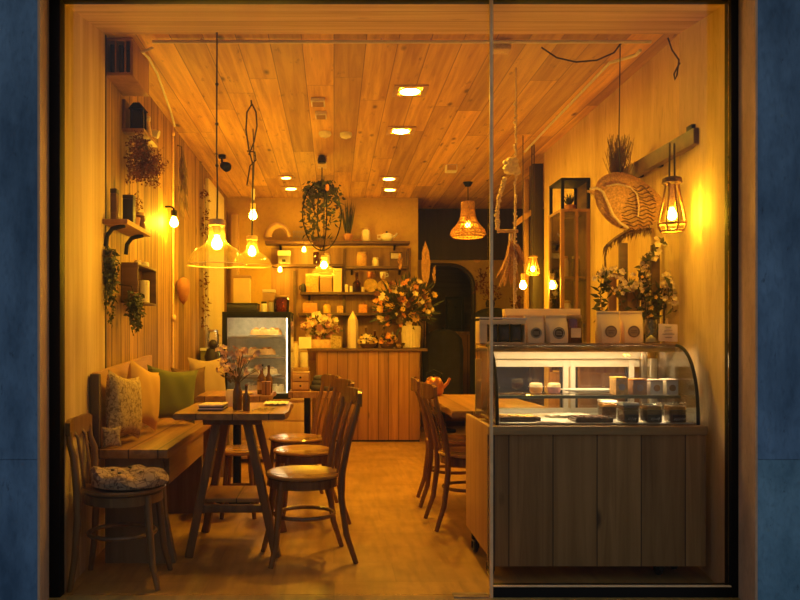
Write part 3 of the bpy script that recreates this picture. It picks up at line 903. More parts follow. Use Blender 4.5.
# bare bulb with a white socket
p = P(253, 216, 6.1)
t = T('bare_bulb', 'bare glowing bulb on a cord with a white socket, behind the looped cord', 'lamp', p, group='bare bulbs on cords')
bulb_bm(0.032).obj('bulb', 'bulb_mild', t)
B().cyl((0, 0, 0.05), 0.022, 0.05, 14).obj('holder', 'bronze', t)
B().cyl((0, 0, 0.13), 0.014, 0.09, 14).obj('socket', 'white', t)
B().tube([(0, 0, 0.10), (0, 0, 0.14)], 0.006, 6).tube([(0, 0, 0.21), (0.01, 0, 0.45), (0, 0, ZC - p[2])], 0.0045, 6).obj('cord', 'cable', t)
p = P(523, 286, 6.3)
t = T('bare_bulb', 'bare glowing bulb hanging low beside the dried grasses above the display', 'lamp', p, group='bare bulbs on cords')
bulb_bm(0.028).obj('bulb', 'bulb_strong', t)
B().cyl((0, 0, 0.044), 0.018, 0.06, 14).obj('holder', 'bronze', t)
B().tube([(0, 0, 0.10), (0.0, 0, 0.7), (0, 0, ZC - p[2])], 0.004, 6).obj('cord', 'cable', t)
dome_lamp('small glass dome pendant over the back counter below the ring of plants', P(324, 274, 7.9), 0.125, ZC, 0.034)
for (x, y, d, lb) in ((304, 250, 8.75, 'tiny bulb hanging from the topmost back shelf'), (280, 270, 8.75, 'tiny bulb hanging below the second back shelf, near the cake fridge')):
    p = P(x, y, d)
    t = T('shelf_bulb', lb, 'lamp', p, group='tiny bulbs by the back shelves')
    bulb_bm(0.022).obj('bulb', 'bulb_small', t)
    B().tube([(0, 0, 0.03), (0, 0, 2.31 - p.z if y < 260 else 2.02 - p.z)], 0.006, 6).obj('cord', 'cable', t)
# wall sconce
p = P(174, 223, 5.75)
t = T('wall_sconce', 'bare bulb in a black holder on the left plank wall', 'lamp', p)
bulb_bm(0.032).obj('bulb', 'bulb_small', t)
B().cyl((0, 0, 0.048), 0.024, 0.05, 16, bev=0.004).tube([(0, 0, 0.098), (-0.01, 0, 0.12), (-0.03, 0, 0.125), (-1.294 - p.x, 0, 0.125)], 0.008, 8).obj('holder', 'black', t)
# wall conduit behind the sconce
t = T('wall_pipe', 'thin dark pipe running down the left plank wall behind the sconce', 'pipe', (-1.283, 5.98, 0.86))
B().tube([(0, 0, 0), (0, 0, ZC - 0.87)], 0.009, 8).obj('pipe', 'bronze', t)
B().ell((0.006, 0, P(0, 318, 5.98).z - 0.86), (0.02, 0.025, 0.03), 12, 8).obj('joint', 'bronze', t)
B().ell((0.0, 0, 1.94), (0.015, 0.02, 0.025), 10, 6).obj('joint', 'bronze', t)
# shell-shaped up-light
p = P(179, 288, 6.15)
one('shell_sconce', 'round-topped wooden shell fixed on the left wall under the sconce', 'wall lamp',
    B().lathe([(0.0, -0.14), (0.04, -0.10), (0.065, -0.02), (0.07, 0.03), (0.05, 0.07), (0.0, 0.09)], n=20, sx=0.8), 'terracotta', (-1.235, 6.15, p.z))
# woven lamp
p = P(468, 237, 8.2)
t = T('woven_pendant', 'woven rattan pendant with a bell-shaped shade near the dark alcove', 'lamp', p)
prof = [(0.165, 0.0), (0.192, 0.03), (0.180, 0.07), (0.135, 0.12), (0.098, 0.17), (0.078, 0.23), (0.070, 0.30), (0.068, 0.38)]
def pf(s):
    f = s * (len(prof) - 1)
    i = min(int(f), len(prof) - 2)
    f -= i
    return (prof[i][0] * (1 - f) + prof[i + 1][0] * f, prof[i][1] * (1 - f) + prof[i + 1][1] * f)
b = B()
for sg in (1, -1):
    for k in range(26):
        pts = []
        for s in range(17):
            r_, z_ = pf(s / 16)
            a = 2 * PI * k / 26 + sg * 1.5 * s / 16
            pts.append((r_ * math.cos(a), r_ * math.sin(a), z_))
        b.tube(pts, 0.0055, 5)
for s in (0, 0.14, 0.3, 0.5, 0.7, 0.85, 1):
    r_, z_ = pf(s)
    b.tube([(r_ * math.cos(2 * PI * i / 30), r_ * math.sin(2 * PI * i / 30), z_) for i in range(30)], 0.007, 6, True)
b.obj('woven_shade', 'wicker', t)
bulb_bm(0.03, (0, 0, 0.13)).obj('bulb', 'bulb_faint', t)
B().tube([(0, 0, 0.20), (0, 0, ZC - p.z)], 0.005, 6).cyl((0, 0, 0.17), 0.02, 0.06, 12).obj('cord', 'cable', t)
B().lathe([(0, ZC - p.z - 0.05), (0.03, ZC - p.z - 0.045), (0.055, ZC - p.z), (0, ZC - p.z)], n=18).obj('ceiling_rose', 'black', t)


def cage_lamp(label, p, R, H, top):
    t_ = T('cage_lamp', label, 'lamp', p, group='teardrop cage lamps')
    n = 8
    b_ = B()
    for k in range(n):
        a = 2 * PI * k / n
        pts = [(R * q * math.cos(a), R * q * math.sin(a), H * z) for q, z in ((0.80, 0.0), (0.98, 0.10), (1.0, 0.16), (0.86, 0.36), (0.60, 0.66), (0.45, 0.92))]
        b_.tube(pts, R * 0.075, 6)
    for q, z in ((0.80, 0.0), (1.0, 0.14)):
        b_.tube([(R * q * math.cos(2 * PI * i / n), R * q * math.sin(2 * PI * i / n), H * z) for i in range(n)], R * 0.08, 6, True)
    b_.obj('cage', 'mid_wood', t_)
    B().lathe([(0, H * 0.90), (R * 0.55, H * 0.90), (R * 0.72, H * 0.93), (R * 0.66, H * 1.02), (R * 0.40, H * 1.05), (0, H * 1.05)], n=20).obj('cap', 'wicker_dark', t_)
    bulb_bm(R * 0.34, (0, 0, H * 0.30)).obj('bulb', 'bulb_cage' if R > 0.065 else 'bulb', t_)
    B().cyl((0, 0, H * 0.46), R * 0.2, H * 0.46, 12).obj('socket', 'rope', t_)
    for s in (-0.2, 0.2):
        B().tube([(s * R, 0, H * 1.04), (s * R * 0.8, 0, top - p[2])], 0.005, 6).obj('hanger', 'cable', t_)
    return t_


pc = P(672, 231, 3.86)
cage_lamp('teardrop-shaped wooden cage lamp hanging under the timber rail on the right wall', pc, 0.070, 0.265, 2.172)
cage_lamp('small teardrop cage lamp hanging by the dried grasses', P(533, 275, 6.6), 0.058, 0.165, ZC)

# recessed ceiling lights
for (x, y, lb, r) in ((410, 90, 'recessed ceiling light nearest to the window', 0.085), (401, 130, 'recessed ceiling light, second in the right row', 0.085), (389, 178, 'recessed ceiling light, third in the right row', 0.075),
                      (390, 189, 'recessed ceiling light at the back end of the right row', 0.075), (291, 188, 'recessed ceiling light near the back wall left of the ring of plants', 0.075), (286, 177, 'recessed ceiling light of the left pair, nearer the window', 0.06)):
    d = (ZC - EYE) * F / (VY - y)
    t = T('ceiling_light', lb, 'ceiling light', ((x - VX) * d / F, d, ZC), group='recessed ceiling lights')
    fr = B()
    q = r * 1.35
    for (u0, u1, v0, v1) in ((-q, q, -q, -r * 0.95), (-q, q, r * 0.95, q), (-q, -r * 0.95, -r * 0.95, r * 0.95), (r * 0.95, q, -r * 0.95, r * 0.95)):
        fr.bb(u0, u1, v0, v1, -0.012, -0.001)
    fr.obj('frame', 'pale_wood', t)
    B().lathe([(r * 0.93, -0.010), (r * 0.95, -0.014), (r * 0.80, -0.014), (r * 0.78, -0.006), (r * 0.93, -0.006)], n=28).obj('trim_ring', 'white', t)
    B().lathe([(0, -0.009), (r * 0.76, -0.009), (r * 0.78, -0.004), (0, -0.003)], n=24).obj('lens', 'downlight' if y < 150 else 'downlight_dim', t)


def ceil_at(x, y):
    d = (ZC - EYE) * F / (VY - y)
    return ((x - VX) * d / F, d, ZC)


for (x, y, lb) in ((325, 132, 'round white smoke detector on the ceiling, left of a similar one'), (346, 133, 'round white smoke detector on the ceiling, right of a similar one')):
    t = T('smoke_detector', lb, 'smoke detector', ceil_at(x, y), group='smoke detectors on the ceiling')
    B().lathe([(0, -0.001), (0.05, -0.001), (0.052, -0.02), (0.042, -0.036), (0.02, -0.042), (0, -0.042)], n=24).obj('housing', 'whitep', t)
    B().lathe([(0, -0.042), (0.014, -0.042), (0.012, -0.049), (0, -0.05)], n=14).obj('sensor', 'white', t)
for (x, y, w, l, lb) in ((318, 100, 0.10, 0.13, 'pale slotted vent box on the ceiling, the larger of two'), (321, 113, 0.085, 0.12, 'pale slotted vent box on the ceiling, the smaller of two')):
    t = T('ceiling_vent', lb, 'vent', ceil_at(x, y), group='vents on the ceiling')
    B().bb(-w / 2, w / 2, -l / 2, l / 2, -0.03, -0.001, 0.004).obj('housing', 'whitep', t)
    for k in range(4):
        B().bb(-w * 0.4, w * 0.4, -l * 0.4 + k * l * 0.23, -l * 0.4 + k * l * 0.23 + l * 0.10, -0.036, -0.030, 0.001).obj('slat', 'kraft', t)
t = T('ceiling_speaker', 'small white box mounted on the ceiling near the dark alcove', 'speaker', ceil_at(451, 165))
B().bb(-0.055, 0.055, -0.05, 0.05, -0.07, -0.001, 0.006).obj('housing', 'whitep', t)
B().bb(-0.045, 0.045, -0.053, -0.05, -0.06, -0.012, 0.001).obj('grille', 'kraft', t)
t = T('spotlight', 'black ceiling spotlight by the left plank wall', 'spotlight', ceil_at(222, 155))
B().cyl((0, 0, -0.03), 0.035, 0.029, 18).tube([(0, 0, -0.03), (0.0, 0, -0.07)], 0.01, 8).obj('mount', 'black', t)
B().lathe([(0, -0.08), (0.035, -0.075), (0.045, 0.06), (0.042, 0.075), (0.03, 0.06), (0, 0.05)], (0.03, 0, -0.105), 20, Matrix.Rotation(1.9, 4, 'X') @ Matrix.Rotation(0.35, 4, 'Y')).obj('head', 'black', t)
# rails and loose cables at the window end of the ceiling
t = T('curtain_rail', 'thin metal rail along the ceiling just inside the window', 'rail', (0.25, 4.26, 2.853))
B().tube([(-1.28, 0, 0), (1.55, 0, 0.0)], 0.010, 10).obj('rod', 'white', t)
for x in (-1.0, 0.02, 0.30, 1.3):
    B().tube([(x, 0, 0), (x, 0, 0.019)], 0.006, 6).obj('bracket', 'rope', t)
one('ceiling_junction_box', 'small pale junction box at the middle of the curtain rail', 'box', B().bb(-0.055, 0.055, -0.04, 0.04, -0.05, -0.001, 0.004), 'rope', (0.96, 4.33, ZC))
def cab(name, lb, pts, r, mat, cat='cable'):
    return one(name, lb, cat, B().tube(pts, r, 6), mat)
cab('ceiling_cable', 'pale cable from the left end of the rail along the ceiling edge', [(-1.03, 4.26, 2.82), (-1.10, 4.30, 2.81), (-1.115, 4.5, 2.855), (-1.13, 4.8, 2.861), (-1.22, 5.6, 2.863), (-1.27, 5.98, 2.86)], 0.008, 'white')
cab('hanging_cable', 'dark cable sagging from the rail to the basket cord at top right', [(1.18, 4.27, 2.825), (1.27, 4.28, 2.77), (1.38, 4.28, 2.745), (1.50, 4.28, 2.755), (1.60, 4.285, 2.80), (1.645, 4.30, 2.86)], 0.005, 'cable')
cab('ceiling_cable', 'pale cable snaking along the right side of the ceiling', [(1.735, 4.25, 2.80), (1.74, 4.32, 2.80), (1.69, 4.6, 2.858), (1.70, 5.2, 2.858), (1.71, 6.0, 2.858), (1.73, 6.8, 2.858)], 0.010, 'white')
cab('looped_cable', 'thin dark cable ending in a small loop at the top right corner', [P(668, 38, 4.17), P(672, 50, 4.15), P(679, 60, 4.12), P(677, 75, 4.1), P(675, 80, 4.1), P(674, 74, 4.1), P(678, 66, 4.1), P(680, 63, 4.1)], 0.0045, 'cable')

# ================================================================== LEFT WALL
WX = -1.294
# open crate under the ceiling
t = T('wall_crate', 'open wooden crate fixed high under the ceiling on the left wall', 'shelf', (-1.215, 4.24, 2.655))
B().bb(-0.078, 0.078, 0, 0.37, 0, 0.018, 0.002).bb(-0.078, 0.078, 0, 0.37, 0.195, 0.213, 0.002).bb(0.062, 0.078, 0.0, 0.37, 0.018, 0.195, 0.002).obj('case', 'mid_wood', t)
B().bb(-0.025, -0.019, 0.002, 0.36, 0.018, 0.195).obj('divider', 'mid_wood', t)
B().bb(0.03, 0.036, 0.002, 0.36, 0.018, 0.195).obj('divider', 'mid_wood', t)
for i, (x, h, mt, lb) in enumerate(((-1.26, 0.165, 'blackp', 'dark book leftmost in the high wall crate'), (-1.21, 0.16, 'black_wood', 'grey-black book in the middle of the high wall crate'), (-1.1655, 0.13, 'black_wood', 'short brown book at the right of the high wall crate'))):
    t = T('book', lb, 'book', (x, 4.35, 2.6735), group='books in the high crate')
    B().bb(-0.0115, 0.0115, -0.09, 0.09, 0, h, 0.003).obj('cover', mt, t)
# shelf with black lantern
t = T('wall_shelf', 'short plank shelf high on the left wall holding a black lantern', 'shelf', (-1.225, 4.77, 2.43))
B().bb(-0.068, 0.065, -0.19, 0.19, 0, 0.022, 0.003).obj('board', 'mid_wood', t)
B().bb(-0.068, -0.05, -0.19, 0.19, 0.022, 0.20, 0.002).obj('back_board', 'dark_wood', t)
t = T('lantern', 'square black lantern on the short high shelf', 'lantern', (-1.215, 4.66, 2.453))
for sx in (-1, 1):
    for sy in (-1, 1):
        B().bb(sx * 0.036 - 0.005, sx * 0.036 + 0.005, sy * 0.036 - 0.005, sy * 0.036 + 0.005, 0.01, 0.13).obj('post', 'black', t)
B().bb(-0.045, 0.045, -0.045, 0.045, 0, 0.01).obj('base', 'black', t)
B().prism([(-0.05, 0.13), (0.05, 0.13), (0.02, 0.165), (-0.02, 0.165)], -0.05, 0.05, 'XZ').obj('roof', 'black', t)
B().bb(-0.034, 0.034, -0.034, 0.034, 0.012, 0.128).obj('smoked_pane', 'screen', t)
t = T('figurine', 'little pale figurine beside the black lantern', 'figurine', (-1.190, 4.80, 2.453))
B().lathe([(0, 0), (0.022, 0), (0.026, 0.02), (0.016, 0.07), (0.010, 0.10), (0, 0.10)], n=14).obj('body', 'petal_pink', t)
B().ell((0, 0, 0.118), (0.018, 0.018, 0.022), 12, 8).obj('head', 'ceramic', t)
t = T('wall_spotlight', 'small white spotlight on the left wall beside the figurine', 'spotlight', (-1.20, 5.02, 2.55))
B().tube([(-0.094, 0, 0), (-0.03, 0, 0)], 0.008, 8).obj('arm', 'white', t)
B().lathe([(0, 0), (0.022, 0), (0.028, 0.06), (0.022, 0.062), (0, 0.05)], (-0.03, 0, 0), 16, Matrix.Rotation(1.9, 4, 'Y')).obj('head', 'whitep', t)


def strands(b_, root, n, ln, spread, lw, ll, drop=1.0, jit=0.02, per=14, front=None):
    """hanging leafy strands"""
    for k in range(n):
        q = Vector(root) + Vector((U(-spread, spread) * 0.5, U(-spread, spread), U(-0.01, 0.03)))
        L = ln * U(0.4, 1.0)
        for i in range(per):
            s = i / per
            w = q + Vector((U(-jit, jit), U(-jit, jit), -L * s * drop))
            b_.leaf(w, (U(-1, 1), U(-1, 1), U(-1.2, 0.2)), ll * U(0.6, 1.2), lw * U(0.7, 1.2))


t = T('dried_bunch', 'reddish dried flower bunch hanging under the lantern shelf', 'dried flowers', (-1.20, 4.69, 2.428))
b, b2 = B(), B()
for k in range(36):
    a = U(0, 2 * PI)
    e = Vector((U(-0.075, 0.085), U(-0.15, 0.15), U(-0.27, -0.05)))
    b2.tube([(0, 0, 0), e * 0.6 + Vector((0, 0, -0.02)), e], 0.002, 5)
    for q in range(44):
        w = e + Vector((max(-0.08 - e.x, U(-0.04, 0.04)), U(-0.05, 0.05), U(-0.04, 0.05)))
        b.leaf(w, (U(-1, 1), U(-1, 1), U(-1, 0.6)), U(0.012, 0.03), U(0.008, 0.016))
b.obj('flower_heads', 'dried_red', t)
b2.obj('stems', 'stem', t)
# plank shelf on a curved bracket
t = T('bracket_shelf', 'thick plank shelf on a curved bracket on the left wall', 'shelf', (-1.215, 4.38, 1.80))
B().bb(-0.066, 0.075, -0.24, 0.29, 0, 0.028, 0.004).obj('board', 'mid_wood', t)
B().tube([(-0.056, -0.20, -0.12), (-0.05, -0.20, -0.06), (-0.02, -0.20, -0.02), (0.05, -0.20, -0.002)], 0.013, 8).obj('bracket', 'black', t)
B().tube([(-0.056, 0.20, -0.12), (-0.05, 0.20, -0.06), (-0.02, 0.20, -0.02), (0.05, 0.20, -0.002)], 0.013, 8).obj('bracket', 'black', t)
for (x, y, w_, h_, mm, lb) in ((-1.245, 4.26, 0.034, 0.185, 'dark_wood', 'slim dark box standing at the near end of the bracket shelf'), (-1.185, 4.34, 0.06, 0.165, 'blackp', 'wide black tin box second on the bracket shelf')):
    t = T('tin_box', lb, 'box', (x, y, 1.829), group='dark boxes on the bracket shelf')
    B().bb(-w_ / 2, w_ / 2, -0.03, 0.03, 0, h_ * 0.86, 0.003).obj('body', mm, t)
    B().bb(-w_ / 2 - 0.001, w_ / 2 + 0.001, -0.031, 0.031, h_ * 0.865, h_, 0.003).obj('lid', 'black_wood', t)
jar('glass_jar', 'squat dark jar with a pale lid at the far end of the bracket shelf', (-1.19, 4.60, 1.829), 0.032, 0.09, 'brown_glass', 'pale_wood')
t = T('twig_pot', 'little pot of dry twigs in the middle of the bracket shelf', 'plant pot', (-1.19, 4.48, 1.829))
B().lathe([(0, 0), (0.025, 0), (0.034, 0.06), (0.028, 0.062), (0.02, 0.05), (0, 0.05)], n=18).obj('pot', 'terracotta', t)
b = B()
for k in range(10):
    e = Vector((U(-0.05, 0.06), U(-0.06, 0.06), U(0.10, 0.19)))
    b.tube([(0, 0, 0.05), e * 0.5 + Vector((0, 0, 0.05)), e], 0.0018, 5)
    for q in range(7):
        b.leaf(e * U(0.5, 1.0) + Vector((0, 0, 0.02)), (U(-1, 1), U(-1, 1), U(-0.5, 1)), U(0.015, 0.03), 0.01)
b.obj('twigs', 'dried_red', t)
# shadow box
t = T('wall_shelf_box', 'small open wooden box on the left wall with a candle inside', 'shelf', (-1.243, 4.80, 1.385))
B().bb(-0.05, -0.042, -0.24, 0.24, 0, 0.245).bb(-0.042, 0.05, -0.24, 0.24, 0, 0.014, 0.002).bb(-0.042, 0.05, -0.24, 0.24, 0.231, 0.245, 0.002).bb(-0.042, 0.05, -0.24, -0.226, 0.014, 0.231, 0.002).bb(-0.042, 0.05, 0.226, 0.24, 0.014, 0.231, 0.002).obj('case', 'dark_wood', t)
t = T('candle', 'cream pillar candle inside the small wall box', 'candle', (-1.235, 4.88, 1.3995))
B().lathe([(0, 0), (0.034, 0), (0.034, 0.14), (0.028, 0.145), (0, 0.138)], n=20).obj('wax', 'ceramic', t)
B().tube([(0, 0, 0.138), (0.002, 0, 0.155)], 0.002, 5).obj('wick', 'ink', t)
jar('tealight', 'little cream tealight cup on top of the small wall box', (-1.24, 4.74, 1.631), 0.022, 0.03, 'ceramic', cat='candle', group='tealights on the wall box')
jar('tealight', 'paler tealight cup at the far end on top of the wall box', (-1.24, 4.92, 1.631), 0.026, 0.035, 'white_paper', cat='candle', group='tealights on the wall box')
# trailing plants
for (x0, y0, ln, lb, n, d) in ((105, 256, 0.58, 'long trailing dark plant hanging by the window reveal', 20, 4.20), (134, 298, 0.36, 'shorter trailing plant hanging below the small wall box', 16, 4.46)):
    p = P(x0, y0, d)
    p.x = max(p.x, -1.255)
    t = T('trailing_plant', lb, 'plant', p, group='trailing plants on the left wall')
    b = B()
    strands(b, (0.004, 0, 0.02), n, ln * 0.6, 0.05, 0.022, 0.034, jit=0.024, per=20)
    strands(b, (0.0, 0.01, 0), 3, ln, 0.02, 0.018, 0.028, jit=0.016, per=34)
    for v in b.b.verts:
        v.co.x = max(v.co.x, -1.272 - p.x)
    b.obj('leaves', 'leaf', t)
    B().lathe([(0, -0.01), (0.02, -0.01), (0.026, 0.03), (0.022, 0.032), (0, 0.02)], n=14).obj('pot', 'terracotta', t)
    B().tube([(0, 0, 0.02), (-0.015, 0, 0.07), (max(WX, -1.28) - p.x, 0, 0.08)], 0.003, 6).obj('hook', 'black', t)
# dried palm on the wall
t = T('hanging_dried_palm', 'dark dried palm fronds hung on the plank wall above the sconce', 'dried plant', (-1.25, 6.15, 2.72))
b = B()
for k in range(40):
    s = k / 39
    b.leaf((U(-0.01, 0.02), U(-0.03, 0.03), -0.42 * s), (U(-0.05, 0.25), U(-1, 1), -1.4), U(0.12, 0.22), 0.03)
b.obj('fronds', 'dried_brown', t)
B().tube([(-0.035, 0, 0.03), (0, 0, 0.02), (0, 0, -0.45)], 0.006, 6).obj('stalk', 'stem', t)
# hanging driftwood and charms by the white panel
for (x, y0, y1, d, lb) in ((203, 190, 240, 7.3, 'dark twiggy garland hanging above the white wall panel'), (204, 270, 330, 7.3, 'string of dried pods hanging low at the white wall panel')):
    p = P(x, y0, d)
    p.x = -1.262
    t = T('dried_garland', lb, 'garland', p, group='garlands by the white panel')
    L = (y1 - y0) * d / F
    b = B()
    for k in range(70):
        b.leaf((U(-0.02, 0.03), U(-0.07, 0.07), -U(0, L)), (U(-1, 1), U(-1, 1), U(-1, 0.5)), U(0.03, 0.06), U(0.014, 0.028))
    b.obj('leaves', 'dried_red', t)
    B().tube([(0, 0, 0.05), (0.004, 0.0, -L * 0.5), (0, 0, -L)], 0.004, 6).obj('string', 'rope', t)
t = T('dark_statue', 'dark carved bird figure on the ledge near the cake fridge', 'figurine', (-1.10, 6.72, 0.602))
B().bb(-0.10, 0.10, -0.10, 0.10, -0.60, 0.0, 0.006).obj('plinth', 'bench_dark', t)
B().lathe([(0, 0), (0.055, 0), (0.06, 0.02), (0.03, 0.06), (0.02, 0.20), (0.05, 0.30), (0.075, 0.40), (0.05, 0.47), (0, 0.49)], n=18, sx=0.8).obj('body', 'black_wood', t)
B().ell((0.02, -0.02, 0.51), (0.04, 0.05, 0.045), 12, 8).lathe([(0.014, 0), (0, 0.06)], (0.03, -0.05, 0.51), 8, Matrix.Rotation(1.7, 4, 'X')).obj('head', 'black_wood', t)

# ================================================================== DISPLAY COUNTER
CX0, CX1, CY0, CY1, CZ = 0.742, 1.798, 3.62, 4.22, 0.745
t = T('display_counter', 'long grey-boarded wooden counter on castors behind the right pane', 'counter', (1.27, 3.92, 0))
def lc(b_, o=(1.27, 3.92, 0)):
    for v in b_.b.verts:
        v.co -= Vector(o)
    return b_
lc(B().bb(CX0 + 0.035, CX1 - 0.004, CY0, CY0 + 0.022, 0.068, CZ - 0.042)).obj('front_panel', 'grey_boards', t)
lc(B().bb(CX0, CX1, CY0 - 0.012, CY0 + 0.022, CZ - 0.042, CZ, 0.003)).obj('front_rail', 'grey_rail', t)
lc(B().bb(CX0, CX0 + 0.035, CY0 - 0.006, CY0 + 0.022, 0.068, CZ - 0.042, 0.002)).obj('corner_post', 'bench_dark', t)
lc(B().bb(CX0, CX0 + 0.022, CY0 + 0.022, CY1, 0.118, CZ, 0.002)).obj('side_panel', 'ply', t)
lc(B().bb(CX1 - 0.022, CX1, CY0 + 0.022, CY1, 0.09, CZ, 0.002)).obj('side_panel', 'ply', t)
lc(B().bb(CX0 + 0.022, CX1 - 0.022, CY1 - 0.022, CY1, 0.09, CZ - 0.03)).obj('back_panel', 'ply', t)
lc(B().bb(CX0 + 0.022, CX1 - 0.022, CY0 + 0.022, CY1 - 0.022, CZ - 0.05, CZ - 0.025)).obj('deck', 'pale_wood', t)
for (x, y) in ((0.772, 3.70), (0.772, 4.10), (1.60, 3.70), (1.72, 3.80), (1.73, 4.13)):
    cs = lc(B().lathe([(0, -0.013), (0.028, -0.013), (0.034, -0.007), (0.034, 0.007), (0.028, 0.013), (0, 0.013)], (x, y, 0.0345), 18, Matrix.Rotation(PI / 2, 4, 'Y'))).obj('castor', 'blackp', t)
    lc(B().bb(x - 0.018, x + 0.018, y - 0.012, y + 0.018, 0.071, 0.125, 0.002).bb(x - 0.02, x - 0.015, y - 0.01, y + 0.01, 0.025, 0.06).bb(x + 0.015, x + 0.02, y - 0.01, y + 0.01, 0.025, 0.06)).obj('bracket', 'black', cs)

GX0, GX1, GZ = 0.79, 1.775, 1.13
YB, YF, YT = 4.20, 3.645, 3.88
prof = [(YT, GZ)]
for i in range(1, 13):
    a = i * PI / 24
    prof.append((YT - (YT - YF) * math.sin(a) ** 0.92, CZ + 0.002 + (GZ - CZ - 0.002) * math.cos(a) ** 0.8 if i < 12 else CZ + 0.002))
t = T('glass_display_case', 'curved glass display case with lit shelves standing on the grey counter', 'display case', (1.28, 3.92, CZ + 0.001))
o0 = (1.28, 3.92, CZ + 0.001)
lc(B().sheet([[(GX0 + 0.008, y, z) for y, z in prof], [(GX1 - 0.008, y, z) for y, z in prof]]), o0).obj('curved_glass', 'thin_glass', t)
for x in (GX0, GX1 - 0.008):
    lc(B().prism(prof + [(YB, CZ + 0.002), (YB, GZ)], x, x + 0.006, 'YZ'), o0).obj('end_glass', 'thin_glass', t)
    lc(B().tube([(x + 0.003, y, z) for y, z in prof], 0.0085, 8), o0).obj('end_frame', 'black', t)
lc(B().bb(GX0, GX1, YT - 0.005, YB, GZ, GZ + 0.012, 0.002), o0).obj('top_board', 'mid_wood', t)
lc(B().bb(GX0 + 0.01, GX1 - 0.01, YT + 0.002, YT + 0.012, GZ - 0.032, GZ - 0.0005, 0.001), o0).obj('top_edge', 'pale_wood', t)
lc(B().bb(GX0 + 0.01, GX1 - 0.08, YB - 0.06, YB - 0.02, 1.055, GZ - 0.001, 0.003), o0).obj('header_board', 'white', t)
lc(B().bb(GX0 + 0.0085, GX0 + 0.018, YB - 0.34, YB - 0.031, CZ + 0.002, GZ - 0.001, 0.002), o0).obj('end_board', 'frost', t)
for (x, w_) in ((GX0, 0.022), (1.275, 0.030), (1.315, 0.028), (1.64, 0.030), (GX1 - 0.022, 0.022)):
    lc(B().bb(x, x + w_, YB - 0.03, YB, CZ + 0.002, 1.055, 0.002), o0).obj('back_post', 'white', t)
lc(B().bb(1.70, 1.735, YB - 0.05, YB - 0.02, CZ + 0.002, GZ - 0.001, 0.002), o0).obj('back_post', 'steel', t)
for (z0, z1) in ((1.01, 1.055), (CZ + 0.002, CZ + 0.035)):
    lc(B().bb(GX0 + 0.022, GX1 - 0.022, YB - 0.028, YB - 0.004, z0, z1, 0.002), o0).obj('sliding_rail', 'white', t)
for (x0, x1) in ((GX0 + 0.024, 1.274), (1.345, 1.638)):
    lc(B().bb(x0, x1, YB - 0.018, YB - 0.012, CZ + 0.036, 1.009), o0).obj('sliding_glass', 'thin_glass', t)
    lc(B().bb(x0 + 0.002, x0 + 0.012, YB - 0.024, YB - 0.008, CZ + 0.037, 1.008).bb(x1 - 0.014, x1 - 0.002, YB - 0.024, YB - 0.008, CZ + 0.037, 1.008), o0).obj('sliding_frame', 'blackp', t)
sh = lc(B().bb(GX0 + 0.012, GX1 - 0.03, 3.80, 4.14, 0.872, 0.879, 0.001), o0).obj('glass_shelf', 'thin_glass', t)
lc(B().bb(GX0 + 0.012, GX1 - 0.03, 3.780, 3.799, 0.8735, 0.881).bb(GX0 + 0.012, GX1 - 0.03, 3.776, 3.780, 0.865, 0.881), o0).obj('shelf_edge', 'edge_metal', sh)
lc(B().bb(GX0 + 0.03, GX1 - 0.05, 3.784, 3.796, 0.870, 0.8732), o0).obj('added_fill_strip', 'added_low_glow', t)  # added fill light, hidden behind the shelf lip to brighten the lower deck
lc(B().bb(GX0 + 0.03, GX1 - 0.03, YT + 0.016, YT + 0.066, GZ - 0.004, GZ - 0.001), o0).obj('led_strip', 'led', t)
lc(B().bb(GX0 + 0.012, GX1 - 0.012, YF + 0.03, YB - 0.03, CZ + 0.003, CZ + 0.008), o0).obj('base_board', 'white', t)
ZD, ZS, ZTOP = CZ + 0.0102, 0.880, GZ + 0.0125

def scribble(b_, cx, y, cz, w, h, rows_=3, r=0.0012, n=9):
    """illegible handwriting strokes on a face towards -Y"""
    for q in range(rows_):
        zz = cz + h / 2 - (q + 0.5) * h / rows_
        ww = w * U(0.6, 1.0)
        pts = [(cx - ww / 2 + ww * i / n, y, zz + h / rows_ * 0.32 * (1 if i % 2 else -1) * U(0.4, 1)) for i in range(n + 1)]
        b_.tube(pts, r, 4)
    return b_


# jars along the front of the deck
for i, (px, lb, lidm) in enumerate(((607, 'small lidded jar at the left end of the four dessert jars', 'white_paper'), (628, 'dark dessert jar with a white lid, second from the left of four', 'whitep'), (651, 'dessert jar with caramel top, third from the left of four', 'caramel'), (675, 'dessert jar with caramel top at the right end of four', 'caramel'))):
    d = 3.86 if i == 0 else 3.695
    x = (px - VX) * d / F
    t = T('dessert_jar', lb, 'jar', (x, d, ZD), group='dessert jars in the display')
    s = 0.040 if i else 0.038
    B().box((0, 0, 0.043), (2 * s, 2 * s, 0.084), 0.010, seg=3).obj('glass_body', 'thin_glass', t)
    B().box((0, 0, 0.033), (1.84 * s, 1.84 * s, 0.058), 0.008).obj('filling', 'cake_dark', t)
    B().box((0, 0, 0.072), (1.84 * s, 1.84 * s, 0.018), 0.004).obj('topping', 'caramel' if i != 1 else 'cake_dark', t)
    B().box((0, 0, 0.092), (2.0 * s, 2.0 * s, 0.013), 0.004).obj('lid', 'thin_glass' if lidm == 'caramel' else lidm, t)
    if i:
        lbm = B().bb(-0.030, 0.034, -s - 0.0025, -s - 0.0005, 0.004, 0.040).obj('paper_label', 'ink', t)
        scribble(B(), 0.003, -s - 0.003, 0.020, 0.056, 0.028, 1, 0.0026, 9).obj('lettering', 'ink_pale', lbm)
